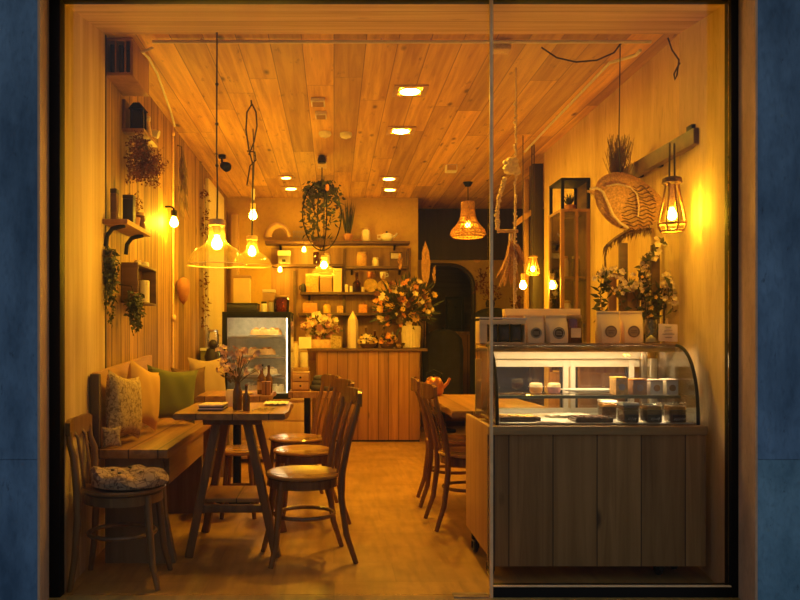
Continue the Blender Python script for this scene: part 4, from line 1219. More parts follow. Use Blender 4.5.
# trays on the deck
for (px, d, w_, l_, lb, fm) in ((517, 3.80, 0.20, 0.15, 'flat wooden tray of thin pastries at the left of the display deck', 'cake'), (590, 3.76, 0.18, 0.14, 'dark tray of crumbly pastries in the middle of the display deck', 'cake_dark')):
    x = (px - VX) * d / F
    t = T('pastry_tray', lb, 'tray', (x, d, ZD), group='pastry trays in the display')
    B().bb(-w_ / 2, w_ / 2, -l_ / 2, l_ / 2, 0, 0.006).bb(-w_ / 2, w_ / 2, -l_ / 2, -l_ / 2 + 0.006, 0.006, 0.02).bb(-w_ / 2, w_ / 2, l_ / 2 - 0.006, l_ / 2, 0.006, 0.02).bb(-w_ / 2, -w_ / 2 + 0.006, -l_ / 2, l_ / 2, 0.006, 0.02).bb(w_ / 2 - 0.006, w_ / 2, -l_ / 2, l_ / 2, 0.006, 0.02).obj('tray_body', 'tray', t)
    for k in range(8):
        B().box(((k % 4 - 1.5) * w_ * 0.22, (k // 4 - 0.5) * l_ * 0.4, 0.016), (w_ * 0.18, l_ * 0.32, 0.018), 0.006, rot=(0, 0, U(-.3, .3))).obj('pastry', fm, t)
for (px, d, lb, a) in ((566, 3.96, 'crumpled white paper sheet on the display deck', 0.1), (548, 3.70, 'thin card lying at the front of the display deck', -0.2)):
    one('paper_sheet', lb, 'paper', B().sheet([[(-0.11 + 0.022 * i, -0.07 + 0.014 * j, 0.006 + 0.009 * abs(math.sin(0.9 * i + 1.1 * j))) for j in range(11)] for i in range(11)] if a > 0 else
        [[(-0.06 + 0.012 * i, -0.03 + 0.006 * j, 0.002) for j in range(11)] for i in range(11)]), 'white_paper' if a > 0 else 'pink_paper', ((px - VX) * d / F, d, ZD + 0.0015), 'papers in the display', a)
# glass shelf
for (px, lb, mm) in ((536, 'tiny brown dessert pot left of its twin on the glass shelf', 'caramel'), (554, 'tiny dark red dessert pot right of its twin on the glass shelf', 'petal_mauve')):
    d = 3.98
    t = T('dessert_pot', lb, 'dessert', ((px - VX) * d / F, d, ZS), group='dessert pots on the glass shelf')
    B().lathe([(0, 0), (0.028, 0), (0.034, 0.012), (0.034, 0.030), (0, 0.030)], n=20).obj('dessert_body', mm, t)
    B().lathe([(0.0, 0.031), (0.035, 0.031), (0.033, 0.046), (0.026, 0.052), (0, 0.052)], n=20).obj('cream_top', 'cake_pale', t)
one('white_platter', 'long white platter on the glass shelf left of the boxes', 'platter', B().lathe([(0, 0), (0.10, 0), (0.16, 0.012), (0.158, 0.016), (0.10, 0.005), (0, 0.005)], n=30, sy=0.4), 'white', ((590 - VX) * 4.04 / F, 4.04, ZS))
for (px, w_, h_, lb, bm_, wm) in ((619, 0.062, 0.090, 'large yellowish gift box at the left of the boxes on the glass shelf', 'petal_yellow', 'cake'), (637, 0.070, 0.082, 'orange-brown gift box second on the glass shelf', 'caramel', 'kraft'),
                                  (653.5, 0.062, 0.078, 'greyish gift box third on the glass shelf', 'pink_paper', 'white_paper'), (669, 0.060, 0.080, 'pale gift box at the right end of the glass shelf', 'pink_paper', 'white_paper')):
    d = 3.855
    t = T('gift_box', lb, 'box', ((px - VX) * d / F - 0.002, d, ZS), group='gift boxes on the glass shelf')
    B().bb(-w_ / 2, w_ / 2, -0.045, 0.045, 0, h_ * 0.86, 0.003).obj('carton', wm, t)
    B().bb(-w_ / 2 - 0.001, w_ / 2 + 0.001, -0.046, 0.046, h_ * 0.87, h_, 0.004).obj('lid', bm_, t)
    B().lathe([(0, 0), (0.017, 0), (0.017, 0.001), (0, 0.001)], (0, -0.0455, h_ * 0.45), 20, Matrix.Rotation(PI / 2, 4, 'X')).obj('round_label', 'steel' if px < 650 else 'kraft', t)

# ---- on top of the case
def coffee_bag(label, x, y, w_, h_, mat, lm='ink', lean=0.05, rz=0.0):
    t_ = T('coffee_bag', label, 'bag', (x, y, ZTOP), rz, 'coffee bags on the display')
    rows_ = []
    for (s, dp, ww) in ((0, 0.085, 0.92), (0.06, 0.092, 0.97), (0.4, 0.086, 1.0), (0.72, 0.05, 1.0), (0.84, 0.016, 1.0), (1.0, 0.012, 1.0)):
        a, q = w_ * ww / 2, dp / 2
        oy = lean * s * h_
        ring = []
        for (u, v) in ((-1, -0.6), (-0.8, -1), (0.8, -1), (1, -0.6), (1, 0.6), (0.8, 1), (-0.8, 1), (-1, 0.6)):
            ring.append((u * a, v * q + oy, s * h_))
        rows_.append(ring)
    b_ = B().sheet(rows_, True)
    b_.b.verts.ensure_lookup_table()
    b_.b.faces.new(b_.b.verts[0:8])
    b_.b.faces.new(b_.b.verts[-8:])
    b_.obj('pouch', mat, t_)
    B().bb(-w_ * 0.5, w_ * 0.5, lean * h_ * 0.9 - 0.009, lean * h_ * 0.9 + 0.009, h_ * 0.93, h_ * 1.01, 0.002).obj('folded_top', mat, t_)
    z = h_ * 0.36
    y0 = lean * 0.36 * h_ - 0.0455
    lg = B().lathe([(0, 0), (w_ * 0.27, 0), (w_ * 0.27, 0.002), (0, 0.002)], (0, y0, z), 28, Matrix.Rotation(PI / 2, 4, 'X')).obj('round_logo', lm, t_)
    b2_ = B().tube([(w_ * 0.225 * math.cos(2 * PI * i / 24), y0 - 0.0025, z + w_ * 0.225 * math.sin(2 * PI * i / 24)) for i in range(24)], 0.0011, 4, True)
    scribble(b2_, 0, y0 - 0.0025, z, w_ * 0.32, w_ * 0.20, 2, 0.0011, 8)
    b2_.obj('lettering', 'ink_pale' if lm == 'ink' else 'ink', lg)
    return t_


def xt(px, d):
    return (px - VX) * d / F


t = T('display_box', 'long pale cardboard tray packed with dark pouches at the left of the case top', 'box', (xt(501, 4.0), 4.0, ZTOP))
B().bb(-0.125, 0.118, -0.052, 0.06, 0, 0.004).bb(-0.125, -0.085, -0.052, 0.06, 0.004, 0.118, 0.002).bb(-0.085, 0.118, 0.054, 0.06, 0.004, 0.125, 0.001).bb(-0.125, 0.118, -0.056, -0.052, 0.10, 0.124, 0.001).bb(0.114, 0.118, -0.052, 0.054, 0.004, 0.12).obj('carton', 'cream_paper', t)
B().box((0, 0.0, 0.133), (0.25, 0.115, 0.008), 0.002, rot=(0.03, 0.02, 0)).obj('flap', 'white_paper', t)
for k in range(3):
    tt = T('dark_pouch', ('dark coffee pouch leftmost in the cardboard tray', 'dark coffee pouch in the middle of the cardboard tray', 'dark coffee pouch rightmost in the cardboard tray')[k], 'pouch', (xt(501, 4.0) - 0.048 + 0.063 * k, 4.0, ZTOP + 0.0045), group='pouches in the cardboard tray')
    B().pillow(0.058, 0.098, 0.085, 10).obj('pouch_body', 'cloth_slate', tt)
coffee_bag('cream coffee bag with a round dark logo beside the cardboard tray', xt(534, 4.0), 4.0, 0.105, 0.150, 'cream_paper')
coffee_bag('cream coffee bag with a round dark logo, second from the cardboard tray', xt(556, 3.985), 3.985, 0.115, 0.148, 'cream_paper', rz=0.06)
t = jar('storage_jar', 'brown glass jar with a pale label right of the two logo bags', (xt(573, 4.02), 4.02, ZTOP), 0.048, 0.13, 'amber_glass', 'kraft')
B().bb(-0.026, 0.026, -0.052, -0.049, 0.03, 0.08).obj('paper_label', 'cream_paper', t)
coffee_bag('pale kraft coffee bag with a sketchy round print, left of a similar pair', xt(608, 4.0), 4.0, 0.120, 0.17, 'cream_paper', 'kraft', 0.04)
coffee_bag('pale kraft coffee bag with a sketchy round print, right of a similar pair', xt(631, 4.02), 4.02, 0.118, 0.17, 'cream_paper', 'kraft', 0.04, -0.05)
t = T('paper_carton', 'long cream cardboard carton standing behind the logo bags', 'box', (xt(541, 4.15), 4.15, ZTOP))
B().bb(-0.205, 0.205, -0.035, 0.035, 0, 0.165, 0.003).obj('carton', 'kraft', t)
B().bb(-0.207, 0.207, -0.037, 0.037, 0.150, 0.188, 0.003).obj('lid', 'cream_paper', t)
t = T('glass_cylinder', 'open glass cylinder with a heap of sugar on the case top', 'jar', (xt(651, 4.0), 4.0, ZTOP))
B().lathe([(0, 0.002), (0.041, 0.002), (0.042, 0.125), (0.039, 0.125), (0.038, 0.006), (0, 0.006)], n=28).obj('glass_wall', 'thin_glass', t)
B().lathe([(0, 0.007), (0.036, 0.007), (0.03, 0.02), (0, 0.045)], n=20).obj('sugar_heap', 'cake_pale', t)
t = T('price_card', 'pinkish handwritten card propped at the right end of the case top', 'card', (xt(668, 3.95), 3.95, ZTOP), -0.05)
B().box((0, 0, 0.055), (0.098, 0.003, 0.092), 0.001, rot=(-0.10, 0.04, 0)).obj('card', 'pink_paper', t)
b = B()
for (zz, w_) in ((0.085, 0.045), (0.065, 0.065), (0.048, 0.07), (0.030, 0.055)):
    scribble(b, 0.0, -0.005 + (zz - 0.055) * 0.10, zz, w_, 0.010, 1, 0.0014, 11)
b.obj('handwriting', 'ink', t)
B().bb(-0.02, 0.02, 0.001, 0.03, 0, 0.006).bb(-0.006, 0.006, 0.012, 0.018, 0.006, 0.13).obj('stand', 'pale_wood', t)

# ================================================================== RIGHT WALL
t = T('wall_rail', 'heavy timber rail fixed along the right wall at the window corner', 'rail', (1.862, 4.35, 2.205))
B().bb(-0.024, 0.024, -0.515, 0.42, -0.042, 0.042, 0.006).obj('beam', 'dark_wood', t)
for y in (0.06, 0.34):
    B().bb(0.024, 0.0685, y - 0.02, y + 0.02, -0.03, 0.03, 0.003).obj('wall_bracket', 'black', t)
B().bb(-0.008, 0.02, -0.46, -0.40, 0.043, 0.075, 0.003).obj('clamp', 'black', t)

# woven basket hung from a long cord
p = P(634, 208, 4.36)
t = T('woven_basket', 'big flattened woven basket with a pointed tip hanging by the right wall', 'basket', p)
tip = P(591, 189, 4.30) - p
b = B()
rows = []
N = 30
for i in range(N + 1):
    s = i / N
    # outline runs from the pointed tip to the round end
    cx_ = tip.x * (1 - s) + 0.18 * s
    cz_ = tip.z * (1 - s) ** 1.4
    rz_ = 0.006 + 0.155 * math.sin(PI * min(1, max(0, (s - 0.10) / 0.90)) ** 0.80) ** 0.62 if s > 0.10 else 0.006 + 0.05 * s
    if s == 1:
        rz_ = 0.01
    ring = []
    for k in range(40):
        a = 2 * PI * k / 40
        ring.append((cx_ + 0.004 * math.cos(k * PI), 0.42 * rz_ * math.cos(a) * (1 + 0.05 * ((i + k) % 2)), cz_ + rz_ * math.sin(a) * (1 + 0.02 * ((i + k) % 2))))
    rows.append(ring)
b.sheet(rows, True)
b.obj('woven_body', 'wicker', t)
b = B()
for k in range(13):
    zz = -0.13 + 0.02 * k
    ww = 0.125 * math.sqrt(max(0, 1 - (zz / 0.15) ** 2))
    b.tube([(ww * u - 0.0, -0.078 * math.sqrt(max(0.0, 1 - u * u * 0.98)) * math.sqrt(max(0, 1 - (zz / 0.16) ** 2)) - 0.004, zz + 0.008 * math.sin(9 * u + k)) for u in [-1 + q / 6 for q in range(13)]], 0.0035, 5)
b.obj('weave_bands', 'wicker_dark', t)
def rr(px, py, dy=-0.08):
    v = P(px, py, 4.36 + dy) - p
    return v
B().tube([rr(590, 189, -.05), rr(597, 188, -.05), rr(603, 192, -.05), rr(608, 203, -.06), rr(613, 215, -.07), rr(620, 223, -.06), rr(628, 228, -.05)], 0.008, 7).obj('rope_edge', 'rope', t)
B().tube([rr(606, 186, -.05), rr(618, 184, -.09), rr(630, 187, -.10), rr(637, 194, -.10), rr(639, 206, -.10), rr(638, 217, -.09)], 0.005, 7).obj('rope_edge', 'rope', t)
B().tube([(1.645 - p.x, 4.31 - p.y, ZC - p.z), (1.645 - p.x, 4.33 - p.y, 0.4), rr(621, 188, -0.01)], 0.0035, 6).obj('cord', 'cable', t)
p2 = P(618, 188, 4.62)
t = T('hanging_feather_grass', 'feathery dried grass plume rising behind the woven basket', 'dried grass', p2)
b = B()
for k in range(230):
    a = U(-1, 1)
    e = Vector((a * 0.105 * U(0.2, 1), U(-0.04, 0.04), U(0.12, 0.33)))
    b.tube([(U(-.03, .03), 0, 0), (e.x * 0.75, e.y * 0.5, e.z * 0.6), (e.x * 0.9 + U(-0.03, 0.03), e.y, e.z)], 0.0014, 4)
b.obj('plumes', 'dried_brown', t)
B().lathe([(0, -0.16), (0.03, -0.15), (0.05, -0.05), (0.045, 0.02), (0.03, 0.0), (0, -0.05)], n=18).obj('wall_pocket', 'wicker_dark', t)
p3 = P(624, 196, 4.62)
# fringed straw fan
p = P(630, 238, 4.57)
t = T('straw_fan', 'dark fringed straw fan hanging beneath the woven basket', 'wall decoration', p)
rows = []
for i in range(17):
    s = -1 + 2 * i / 16
    x = 0.15 * s
    z = 0.045 * (1 - s * s) + 0.05 * s
    rows.append([(x, 0.02 * s, z + 0.012), (x, 0.02 * s - 0.03, z), (x, 0.02 * s, z - 0.012), (x, 0.02 * s + 0.03, z)])
b = B().sheet(rows, True)
b.obj('woven_band', 'wicker_dark', t)
b = B()
for k in range(120):
    s = U(-1, 1)
    b.leaf((0.15 * s, U(-0.03, 0.03), 0.045 * (1 - s * s) + 0.05 * s), (U(-0.5, 0.1), U(-0.6, 0.3), -1), U(0.03, 0.085), 0.009)
b.obj('fringe', 'dried_brown', t)
B().tube([(-0.148, -0.02, -0.05), (-0.16, -0.02, -0.12), (-0.152, -0.02, -0.28)], 0.006, 6).tube([(0.0, 0.0, 0.05), (0.0, 0.0, 0.13)], 0.004, 6).obj('strap', 'wicker_dark', t)

# slatted plant stand with pickets behind the display
t = T('plant_stand', 'slatted wooden plant stand with uneven pickets behind the display case', 'plant stand', (1.66, 4.50, 0))
B().bb(-0.24, 0.24, -0.16, 0.16, 0, 1.10, 0.006).obj('box_body', 'mid_wood', t)
for (px, zt, w_, mm) in ((612, 275, 0.05, 'mid_wood'), (623, 243, 0.05, 'dark_wood'), (633, 288, 0.075, 'mid_wood'), (645, 258, 0.05, 'pale_wood'), (655, 245, 0.05, 'dark_wood')):
    x = xt(px, 4.42) - 1.66
    B().bb(x - w_ / 2, x + w_ / 2, -0.09, -0.07, 1.101, P(0, zt, 4.42).z, 0.003).obj('picket', mm, t)


def branch(label, root, paths, nb, rb, mat, leaves=20, group='flowering branches on the plant stand', lmat='leaf_mid', spread=0.03):
    t_ = T('flowering_branch', label, 'plant', root, group=group)
    bs_, bf_, bl_ = B(), B(), B()
    for pts in paths:
        pts = [Vector(q) - Vector(root) for q in pts]
        bs_.tube(pts, [0.005 - 0.003 * i / (len(pts) - 1) for i in range(len(pts))], 6)
        for k in range(nb):
            s = U(0.35, 1.0) * (len(pts) - 1)
            i = min(int(s), len(pts) - 2)
            c_ = pts[i].lerp(pts[i + 1], s - i) + Vector((U(-spread, spread), U(-spread, spread), U(-spread, spread)))
            bf_.blossom(c_, U(rb * 0.7, rb * 1.2), (U(-0.6, 0.6), -1, U(-0.5, 0.6)))
        for k in range(leaves):
            s = U(0.0, 1.0) * (len(pts) - 1)
            i = min(int(s), len(pts) - 2)
            c_ = pts[i].lerp(pts[i + 1], s - i)
            bl_.leaf(c_, (U(-1, 1), U(-1, 0.6), U(-0.6, 1)), U(0.03, 0.07), U(0.018, 0.03))
    bs_.obj('stems', 'stem', t_)
    bf_.obj('blossoms', mat, t_)
    bl_.obj('leaves', lmat, t_)
    return t_


dd = 4.365
branch('cream blossoming branch arching to the left over the logo bags', P(640, 345, dd), [[P(640, 345, dd), P(637, 300, 4.38), P(625, 276, 4.36), P(608, 272, 4.34), P(597, 277, 4.34)], [P(637, 300, 4.36), P(640, 288, 4.34), P(628, 284, 4.34), P(616, 292, 4.34)]], 26, 0.020, 'petal_cream')
branch('cream orchid-like branch reaching up under the cage lamp', P(652, 345, dd), [[P(652, 345, dd), P(652, 290, 4.36), P(650, 262, 4.34), P(656, 248, 4.32), P(664, 240, 4.32)], [P(652, 290, 4.36), P(640, 268, 4.32), P(654, 254, 4.3)]], 9, 0.024, 'petal_cream', 26, lmat='leaf_mid')
branch('cream orchid spray drooping at the right end behind the card', P(664, 345, dd), [[P(664, 345, dd), P(664, 295, 4.36), P(668, 278, 4.32), P(672, 285, 4.24), P(673, 312, 4.22)], [P(664, 300, 4.36), P(667, 276, 4.34), P(668, 282, 4.3), P(669, 300, 4.28)]], 20, 0.022, 'petal_cream', 16)
branch('leafy branch with small ochre flowers behind the glass cylinder', P(648, 345, dd), [[P(648, 345, dd), P(655, 310, 4.36), P(660, 290, 4.34)], [P(648, 345, dd), P(645, 300, 4.36), P(640, 275, 4.34)]], 7, 0.016, 'petal_yellow', 60, lmat='leaf')
branch('dark trailing sprig hanging left of the arching branch', P(640, 344, 4.345), [[P(640, 344, 4.345), P(620, 300, 4.33), P(604, 280, 4.32), P(600, 292, 4.32), P(603, 318, 4.32)]], 3, 0.014, 'petal_yellow', 60, lmat='leaf')

# tall glazed cabinet against the right wall
t = T('glazed_cabinet', 'tall narrow wooden cabinet with glass doors against the right wall', 'cabinet', (1.83, 5.81, 0))
zT, zM = P(0, 178, 5.66).z, P(0, 209, 5.66).z
for (x, y) in ((-0.10, -0.15), (0.095, -0.15), (-0.10, 0.15), (0.095, 0.15)):
    B().bb(x - 0.016, x + 0.005, y - 0.01, y + 0.01, zM, zT).obj('upper_post', 'black', t)
    B().bb(x - 0.022, x + 0.005, y - 0.014, y + 0.014, 0, zM - 0.02).obj('lower_post', 'mid_wood', t)
B().bb(-0.118, 0.10, -0.162, 0.162, zT - 0.02, zT, 0.002).obj('top', 'black', t)
B().bb(-0.124, 0.10, -0.166, 0.166, zM - 0.022, zM, 0.003).obj('mid_board', 'mid_wood', t)
B().bb(-0.12, 0.10, -0.16, 0.16, 0.05, 0.90, 0.003).obj('base_cupboard', 'mid_wood', t)
B().bb(-0.098, 0.092, 0.146, 0.150, 0.92, zM - 0.024).obj('rear_board', 'dark_wood', t)
for z in (1.28, 1.62):
    B().bb(-0.115, 0.098, -0.148, 0.144, z, z + 0.015).obj('inner_shelf', 'mid_wood', t)
B().bb(-0.014, 0.008, -0.166, -0.146, 0.9, zM - 0.022).obj('door_stile', 'mid_wood', t)
B().bb(-0.104, 0.088, -0.158, -0.154, 0.92, zM - 0.024).obj('door_glass', 'thin_glass', t)
B().bb(-0.1215, -0.1185, -0.13, 0.13, 0.92, zM - 0.024).obj('side_glass', 'thin_glass', t)
B().bb(0.096, 0.099, -0.14, 0.14, 0.92, zT - 0.02).obj('back_board', 'dark_wood', t)
t = T('potted_succulent', 'spiky dark plant inside the black top box of the tall cabinet', 'plant', (1.82, 5.80, zM + 0.001))
B().lathe([(0, 0), (0.04, 0), (0.05, 0.05), (0.044, 0.05), (0.04, 0.04), (0, 0.04)], n=18).obj('pot', 'terracotta', t)
b = B()
for k in range(46):
    b.leaf((0, 0, 0.04), (U(-0.55, 0.55), U(-0.8, 0.8), 1), U(0.07, 0.125), 0.014)
b.obj('leaves', 'leaf', t)
for (z, lb, mm, dx) in ((1.295, 'pale jar on the lower shelf of the tall cabinet', 'ceramic', -0.04), (1.635, 'brown jar on the upper shelf of the tall cabinet', 'amber_glass', 0.03), (1.635, 'cream jar beside the brown one in the tall cabinet', 'ceramic', -0.06)):
    jar('storage_jar', lb, (1.82 + dx, 5.74, z + 0.001), 0.032, 0.14, mm, 'kraft', group='jars in the tall cabinet')

# macrame hanging with garland and dried grasses
pt = Vector(ceil_at(516, 68))
p = P(513, 165, pt.y)
t = T('macrame_hanging', 'pale knotted macrame hanger with a garland, hung from the ceiling', 'wall hanging', p)
R0 = lambda px, py, dy=0.0: P(px, py, pt.y + dy) - p
b = B().tube([R0(516, 68), R0(516, 100), R0(516, 160), R0(515, 200), R0(514, 260), R0(514, 312)], 0.005, 6)
for k in range(90):
    b.ell(R0(515.5 + U(-1, 1), 100 + 205 * k / 90, U(-.006, .006)), U(0.006, 0.011), 6, 4)
b.obj('knotted_cord', 'rope', t)
b = B()
for k in range(26):
    b.ell(R0(511 + U(-5.5, 5.5), 166 + U(-6, 7), U(-.03, .03)), (U(0.018, 0.03), 0.02, U(0.015, 0.026)), 8, 6)
b.obj('white_knot', 'petal_cream', t)
b = B()
for k in range(60):
    s = k / 59
    q = R0(506 - 8 * math.sin(s * 2.2) - 1, 178 + 54 * s)
    b.ell(q + Vector((U(-.008, .008), U(-.01, .01), 0)), U(0.007, 0.013), 6, 4)
b.tube([R0(507, 178), R0(498, 205), R0(499, 231)], 0.004, 6)
b.obj('side_garland', 'rope', t)
B().tube([R0(498, 231), R0(518, 231)], 0.011, 8).obj('wooden_bar', 'pale_wood', t)
t = T('grass_bundle', 'drooping bundle of dried straw and red leaves tied below the macrame bar', 'dried grass', R0(512, 240) + p + Vector((0, 0.03, 0)))
b = B()
for k in range(70):
    e = Vector((U(-0.09, 0.05), U(-0.04, 0.04), U(-0.30, -0.16)))
    b.tube([(U(-.012, .012), U(-.012, .012), 0), (e.x * 0.35, e.y * 0.5, e.z * 0.5), (e.x, e.y, e.z)], [0.003, 0.0055, 0.002], 4)
b.obj('straw', 'wicker', t)
b = B()
for k in range(26):
    b.leaf((U(-0.01, 0.05), U(-0.03, 0.03), -U(0, 0.06)), (U(-0.1, 0.5), U(-0.5, 0.3), -1), U(0.08, 0.17), 0.022)
b.obj('red_leaves', 'terracotta', t)
B().tube([(0, 0, 0.045), (0, 0, -0.01)], 0.014, 8).obj('tie', 'rope', t)

# ================================================================== CAKE FRIDGE
fx0, fx1, fz0, fz1, fy0, fy1 = -1.045, -0.405, 0.60, 1.415, 7.0, 7.5
t = T('fridge_cabinet', 'plank-fronted low cabinet carrying the glass cake fridge', 'cabinet', (-0.72, 7.25, 0))
B().bb(-0.335, 0.50, -0.25, 0.25, 0.04, 0.575, 0.004).obj('body', 'pale_wood', t)
B().bb(-0.345, 0.51, -0.26, 0.26, 0.576, 0.599, 0.004).obj('worktop', 'mid_wood', t)
for k in range(3):
    B().bb(-0.33, 0.495, -0.262, -0.2505, 0.06 + 0.17 * k, 0.22 + 0.17 * k, 0.003).obj('front_board', 'pale_wood', t)
fo = (-0.725, 7.25, fz0)
t = T('cake_fridge', 'black-framed glass fridge with lit shelves of cakes', 'fridge', fo)
def lf(b_):
    return lc(b_, fo)
for (x0, x1) in ((fx0, fx0 + 0.045), (fx1 - 0.03, fx1)):
    lf(B().bb(x0, x1, fy0, fy0 + 0.04, fz0, fz1, 0.003)).obj('front_post', 'black', t)
lf(B().bb(fx0 + 0.045, fx1 - 0.03, fy0, fy0 + 0.04, fz1 - 0.055, fz1, 0.003)).obj('top_frame', 'black', t)
lf(B().bb(fx0 + 0.045, fx1 - 0.03, fy0, fy0 + 0.04, fz0, fz0 + 0.05, 0.003)).obj('bottom_frame', 'black', t)
lf(B().bb(fx0, fx1, fy0 + 0.04, fy1, fz1 - 0.02, fz1, 0.003)).obj('roof', 'black', t)
lf(B().bb(fx0, fx1, fy0 + 0.04, fy1, fz0, fz0 + 0.03, 0.003)).obj('floor_panel', 'white', t)
lf(B().bb(fx0, fx1, fy1 - 0.02, fy1, fz0 + 0.03, fz1 - 0.02)).obj('back_panel', 'fridge_inner', t)
for x in (fx0, fx1 - 0.012):
    lf(B().bb(x, x + 0.012, fy0 + 0.041, fy1 - 0.021, fz0 + 0.031, fz1 - 0.021)).obj('side_glass', 'thin_glass', t)
lf(B().bb(fx0 + 0.046, fx1 - 0.031, fy0 + 0.012, fy0 + 0.018, fz0 + 0.051, fz1 - 0.056)).obj('door_glass', 'thin_glass', t)
lf(B().bb(fx0 + 0.02, fx1 - 0.02, fy0 + 0.06, fy0 + 0.09, fz1 - 0.045, fz1 - 0.022)).obj('led_strip', 'led_cool', t)
lf(B().bb(fx0 + 0.018, fx0 + 0.028, fy0 + 0.045, fy0 + 0.055, fz0 + 0.06, fz1 - 0.06)).obj('led_strip', 'led_cool', t)
lf(B().bb(fx1 - 0.04, fx1 - 0.03, fy0 + 0.045, fy0 + 0.055, fz0 + 0.06, fz1 - 0.06)).obj('led_strip', 'led_cool', t)
zs = [P(0, yy, 7.03).z for yy in (336.5, 357, 377)]
for z in zs:
    sf = lf(B().bb(fx0 + 0.016, fx1 - 0.045, fy0 + 0.072, fy1 - 0.03, z - 0.008, z, 0.001)).obj('glass_shelf', 'thin_glass', t)
    lf(B().bb(fx0 + 0.016, fx1 - 0.045, fy0 + 0.060, fy0 + 0.071, z - 0.018, z + 0.001, 0.002)).obj('shelf_edge', 'steel', sf)
zall = zs + [fz0 + 0.031]
k = 0
for (px, zi, rr_, hh, mm, lb) in ((266, 0, 0.17, 0.05, 'cake', 'golden cake under glass on the top fridge shelf'), (256, 1, 0.21, 0.055, 'cake', 'wide crumble cake on the second fridge shelf'), (259, 2, 0.20, 0.05, 'cake_pale', 'pale yellow cake on the third fridge shelf'), (254, 3, 0.10, 0.07, 'petal_pink', 'small pinkish cake at the bottom left of the fridge'), (276, 3, 0.09, 0.06, 'cake_pale', 'small pale cake at the bottom right of the fridge')):
    x = xt(px, 7.27)
    t = T('cake', lb, 'cake', (x, 7.28, zall[zi] + 0.001), group='cakes in the fridge')
    q = min(rr_, 0.17)
    B().lathe([(0, 0), (q, 0), (q * 1.08, 0.012), (q * 1.08, 0.015), (0, 0.008)], n=28, sx=rr_ / q).obj('plate', 'white', t)
    B().lathe([(0, 0.0155), (q * 0.9, 0.0155), (q * 0.92, 0.03), (q * 0.85, 0.016 + hh), (0, 0.02 + hh)], n=28, sx=rr_ / q).obj('sponge', mm, t)
    for a in range(7):
        B().ell((q * rr_ / q * 0.62 * math.cos(a * 0.9), q * 0.62 * math.sin(a * 0.9), 0.022 + hh), (0.024, 0.024, 0.014), 8, 6).obj('topping', 'caramel' if mm == 'cake' else 'petal_cream', t)
t = T('black_box', 'flat black box lying on the roof of the cake fridge', 'box', (-0.87, 7.2, fz1 + 0.001))
B().bb(-0.145, 0.145, -0.12, 0.12, 0, 0.07, 0.004).obj('body', 'blackp', t)
B().bb(-0.147, 0.147, -0.122, 0.122, 0.0705, 0.085, 0.004).obj('lid', 'black', t)
jar('storage_jar', 'small white jar with dark lid on the cake fridge', (-0.665, 7.12, fz1 + 0.001), 0.03, 0.08, 'white', 'blackp', group='jars on the cake fridge')
jar('storage_jar', 'second small white jar on the cake fridge, behind the first', (-0.60, 7.22, fz1 + 0.001), 0.03, 0.10, 'white', 'kraft', group='jars on the cake fridge')
jar('biscuit_jar', 'wide glass biscuit jar at the right end of the cake fridge roof', (-0.50, 7.15, fz1 + 0.001), 0.075, 0.14, 'amber_glass', 'pale_wood', group='jars on the cake fridge')
t = T('tall_carton', 'tall cream carton behind the black box on the cake fridge', 'carton', (-0.905, 7.40, fz1 + 0.001), group='cartons on the cake fridge')
B().bb(-0.08, 0.08, -0.06, 0.06, 0, 0.34, 0.004).obj('carton_body', 'cream_paper', t)
B().bb(-0.082, 0.082, -0.062, 0.062, 0.342, 0.37, 0.003).obj('lid', 'kraft', t)
t = T('tall_carton', 'kraft carton behind the small jars on the cake fridge', 'carton', (-0.64, 7.40, fz1 + 0.001), group='cartons on the cake fridge')
B().bb(-0.06, 0.06, -0.05, 0.05, 0, 0.20, 0.004).obj('carton_body', 'kraft', t)
B().bb(-0.062, 0.062, -0.052, 0.052, 0.202, 0.23, 0.003).obj('lid', 'white_paper', t)
t = T('low_cabinet', 'narrow grey-green cabinet squeezed between wall and cake fridge', 'cabinet', (-1.165, 7.25, 0))
B().bb(-0.085, 0.085, -0.22, 0.22, 0.03, 1.05, 0.004).obj('body', 'leaf_mid', t)
B().bb(-0.09, 0.09, -0.23, 0.23, 1.051, 1.075, 0.003).obj('top', 'white', t)
t = jar('drink_jar', 'glass drink jar with a handle on the narrow cabinet', (-1.15, 7.14, 1.0765), 0.055, 0.15, 'thin_glass', 'steel')
B().tube([(0.055, 0, 0.12), (0.09, 0, 0.11), (0.09, 0, 0.05), (0.055, 0, 0.04)], 0.006, 6).obj('handle', 'thin_glass', t)

# ================================================================== BACK COUNTER
t = T('service_counter', 'reddish plank-fronted service counter at the back of the room', 'counter', (0.385, 8.72, 0))
B().bb(-0.585, 0.585, -0.27, 0.27, 0.02, 1.018, 0.003).obj('plank_front', 'counter_boards', t)
B().bb(-0.66, 0.665, -0.30, 0.28, 1.019, 1.052, 0.005).obj('worktop', 'dark_wood', t)
B().bb(-0.58, 0.58, -0.262, 0.26, 0, 0.019).obj('plinth', 'black', t)
ZB = 1.0525
t = T('service_table', 'small side unit left of the service counter holding cream jars', 'table', (-0.40, 8.5, 0))
B().bb(-0.12, 0.12, -0.16, 0.16, 0.80, 0.84, 0.004).obj('top', 'pale_wood', t)
B().bb(-0.11, 0.11, -0.15, 0.15, 0.02, 0.799, 0.003).obj('body', 'mid_wood', t)
jar('canister', 'tall cream canister left on the side unit', (-0.45, 8.42, 0.841), 0.05, 0.27, 'ceramic', 'pale_wood', group='canisters on the side unit')
jar('canister', 'shorter cream canister right on the side unit', (-0.335, 8.42, 0.841), 0.045, 0.17, 'white_paper', 'kraft', group='canisters on the side unit')
one('white_carton', 'white carton at the back of the side unit', 'carton', B().bb(-0.05, 0.05, -0.04, 0.04, 0, 0.22, 0.003).bb(-0.052, 0.052, -0.042, 0.042, 0.222, 0.24, 0.002), 'white_paper', (-0.36, 8.58, 0.841))

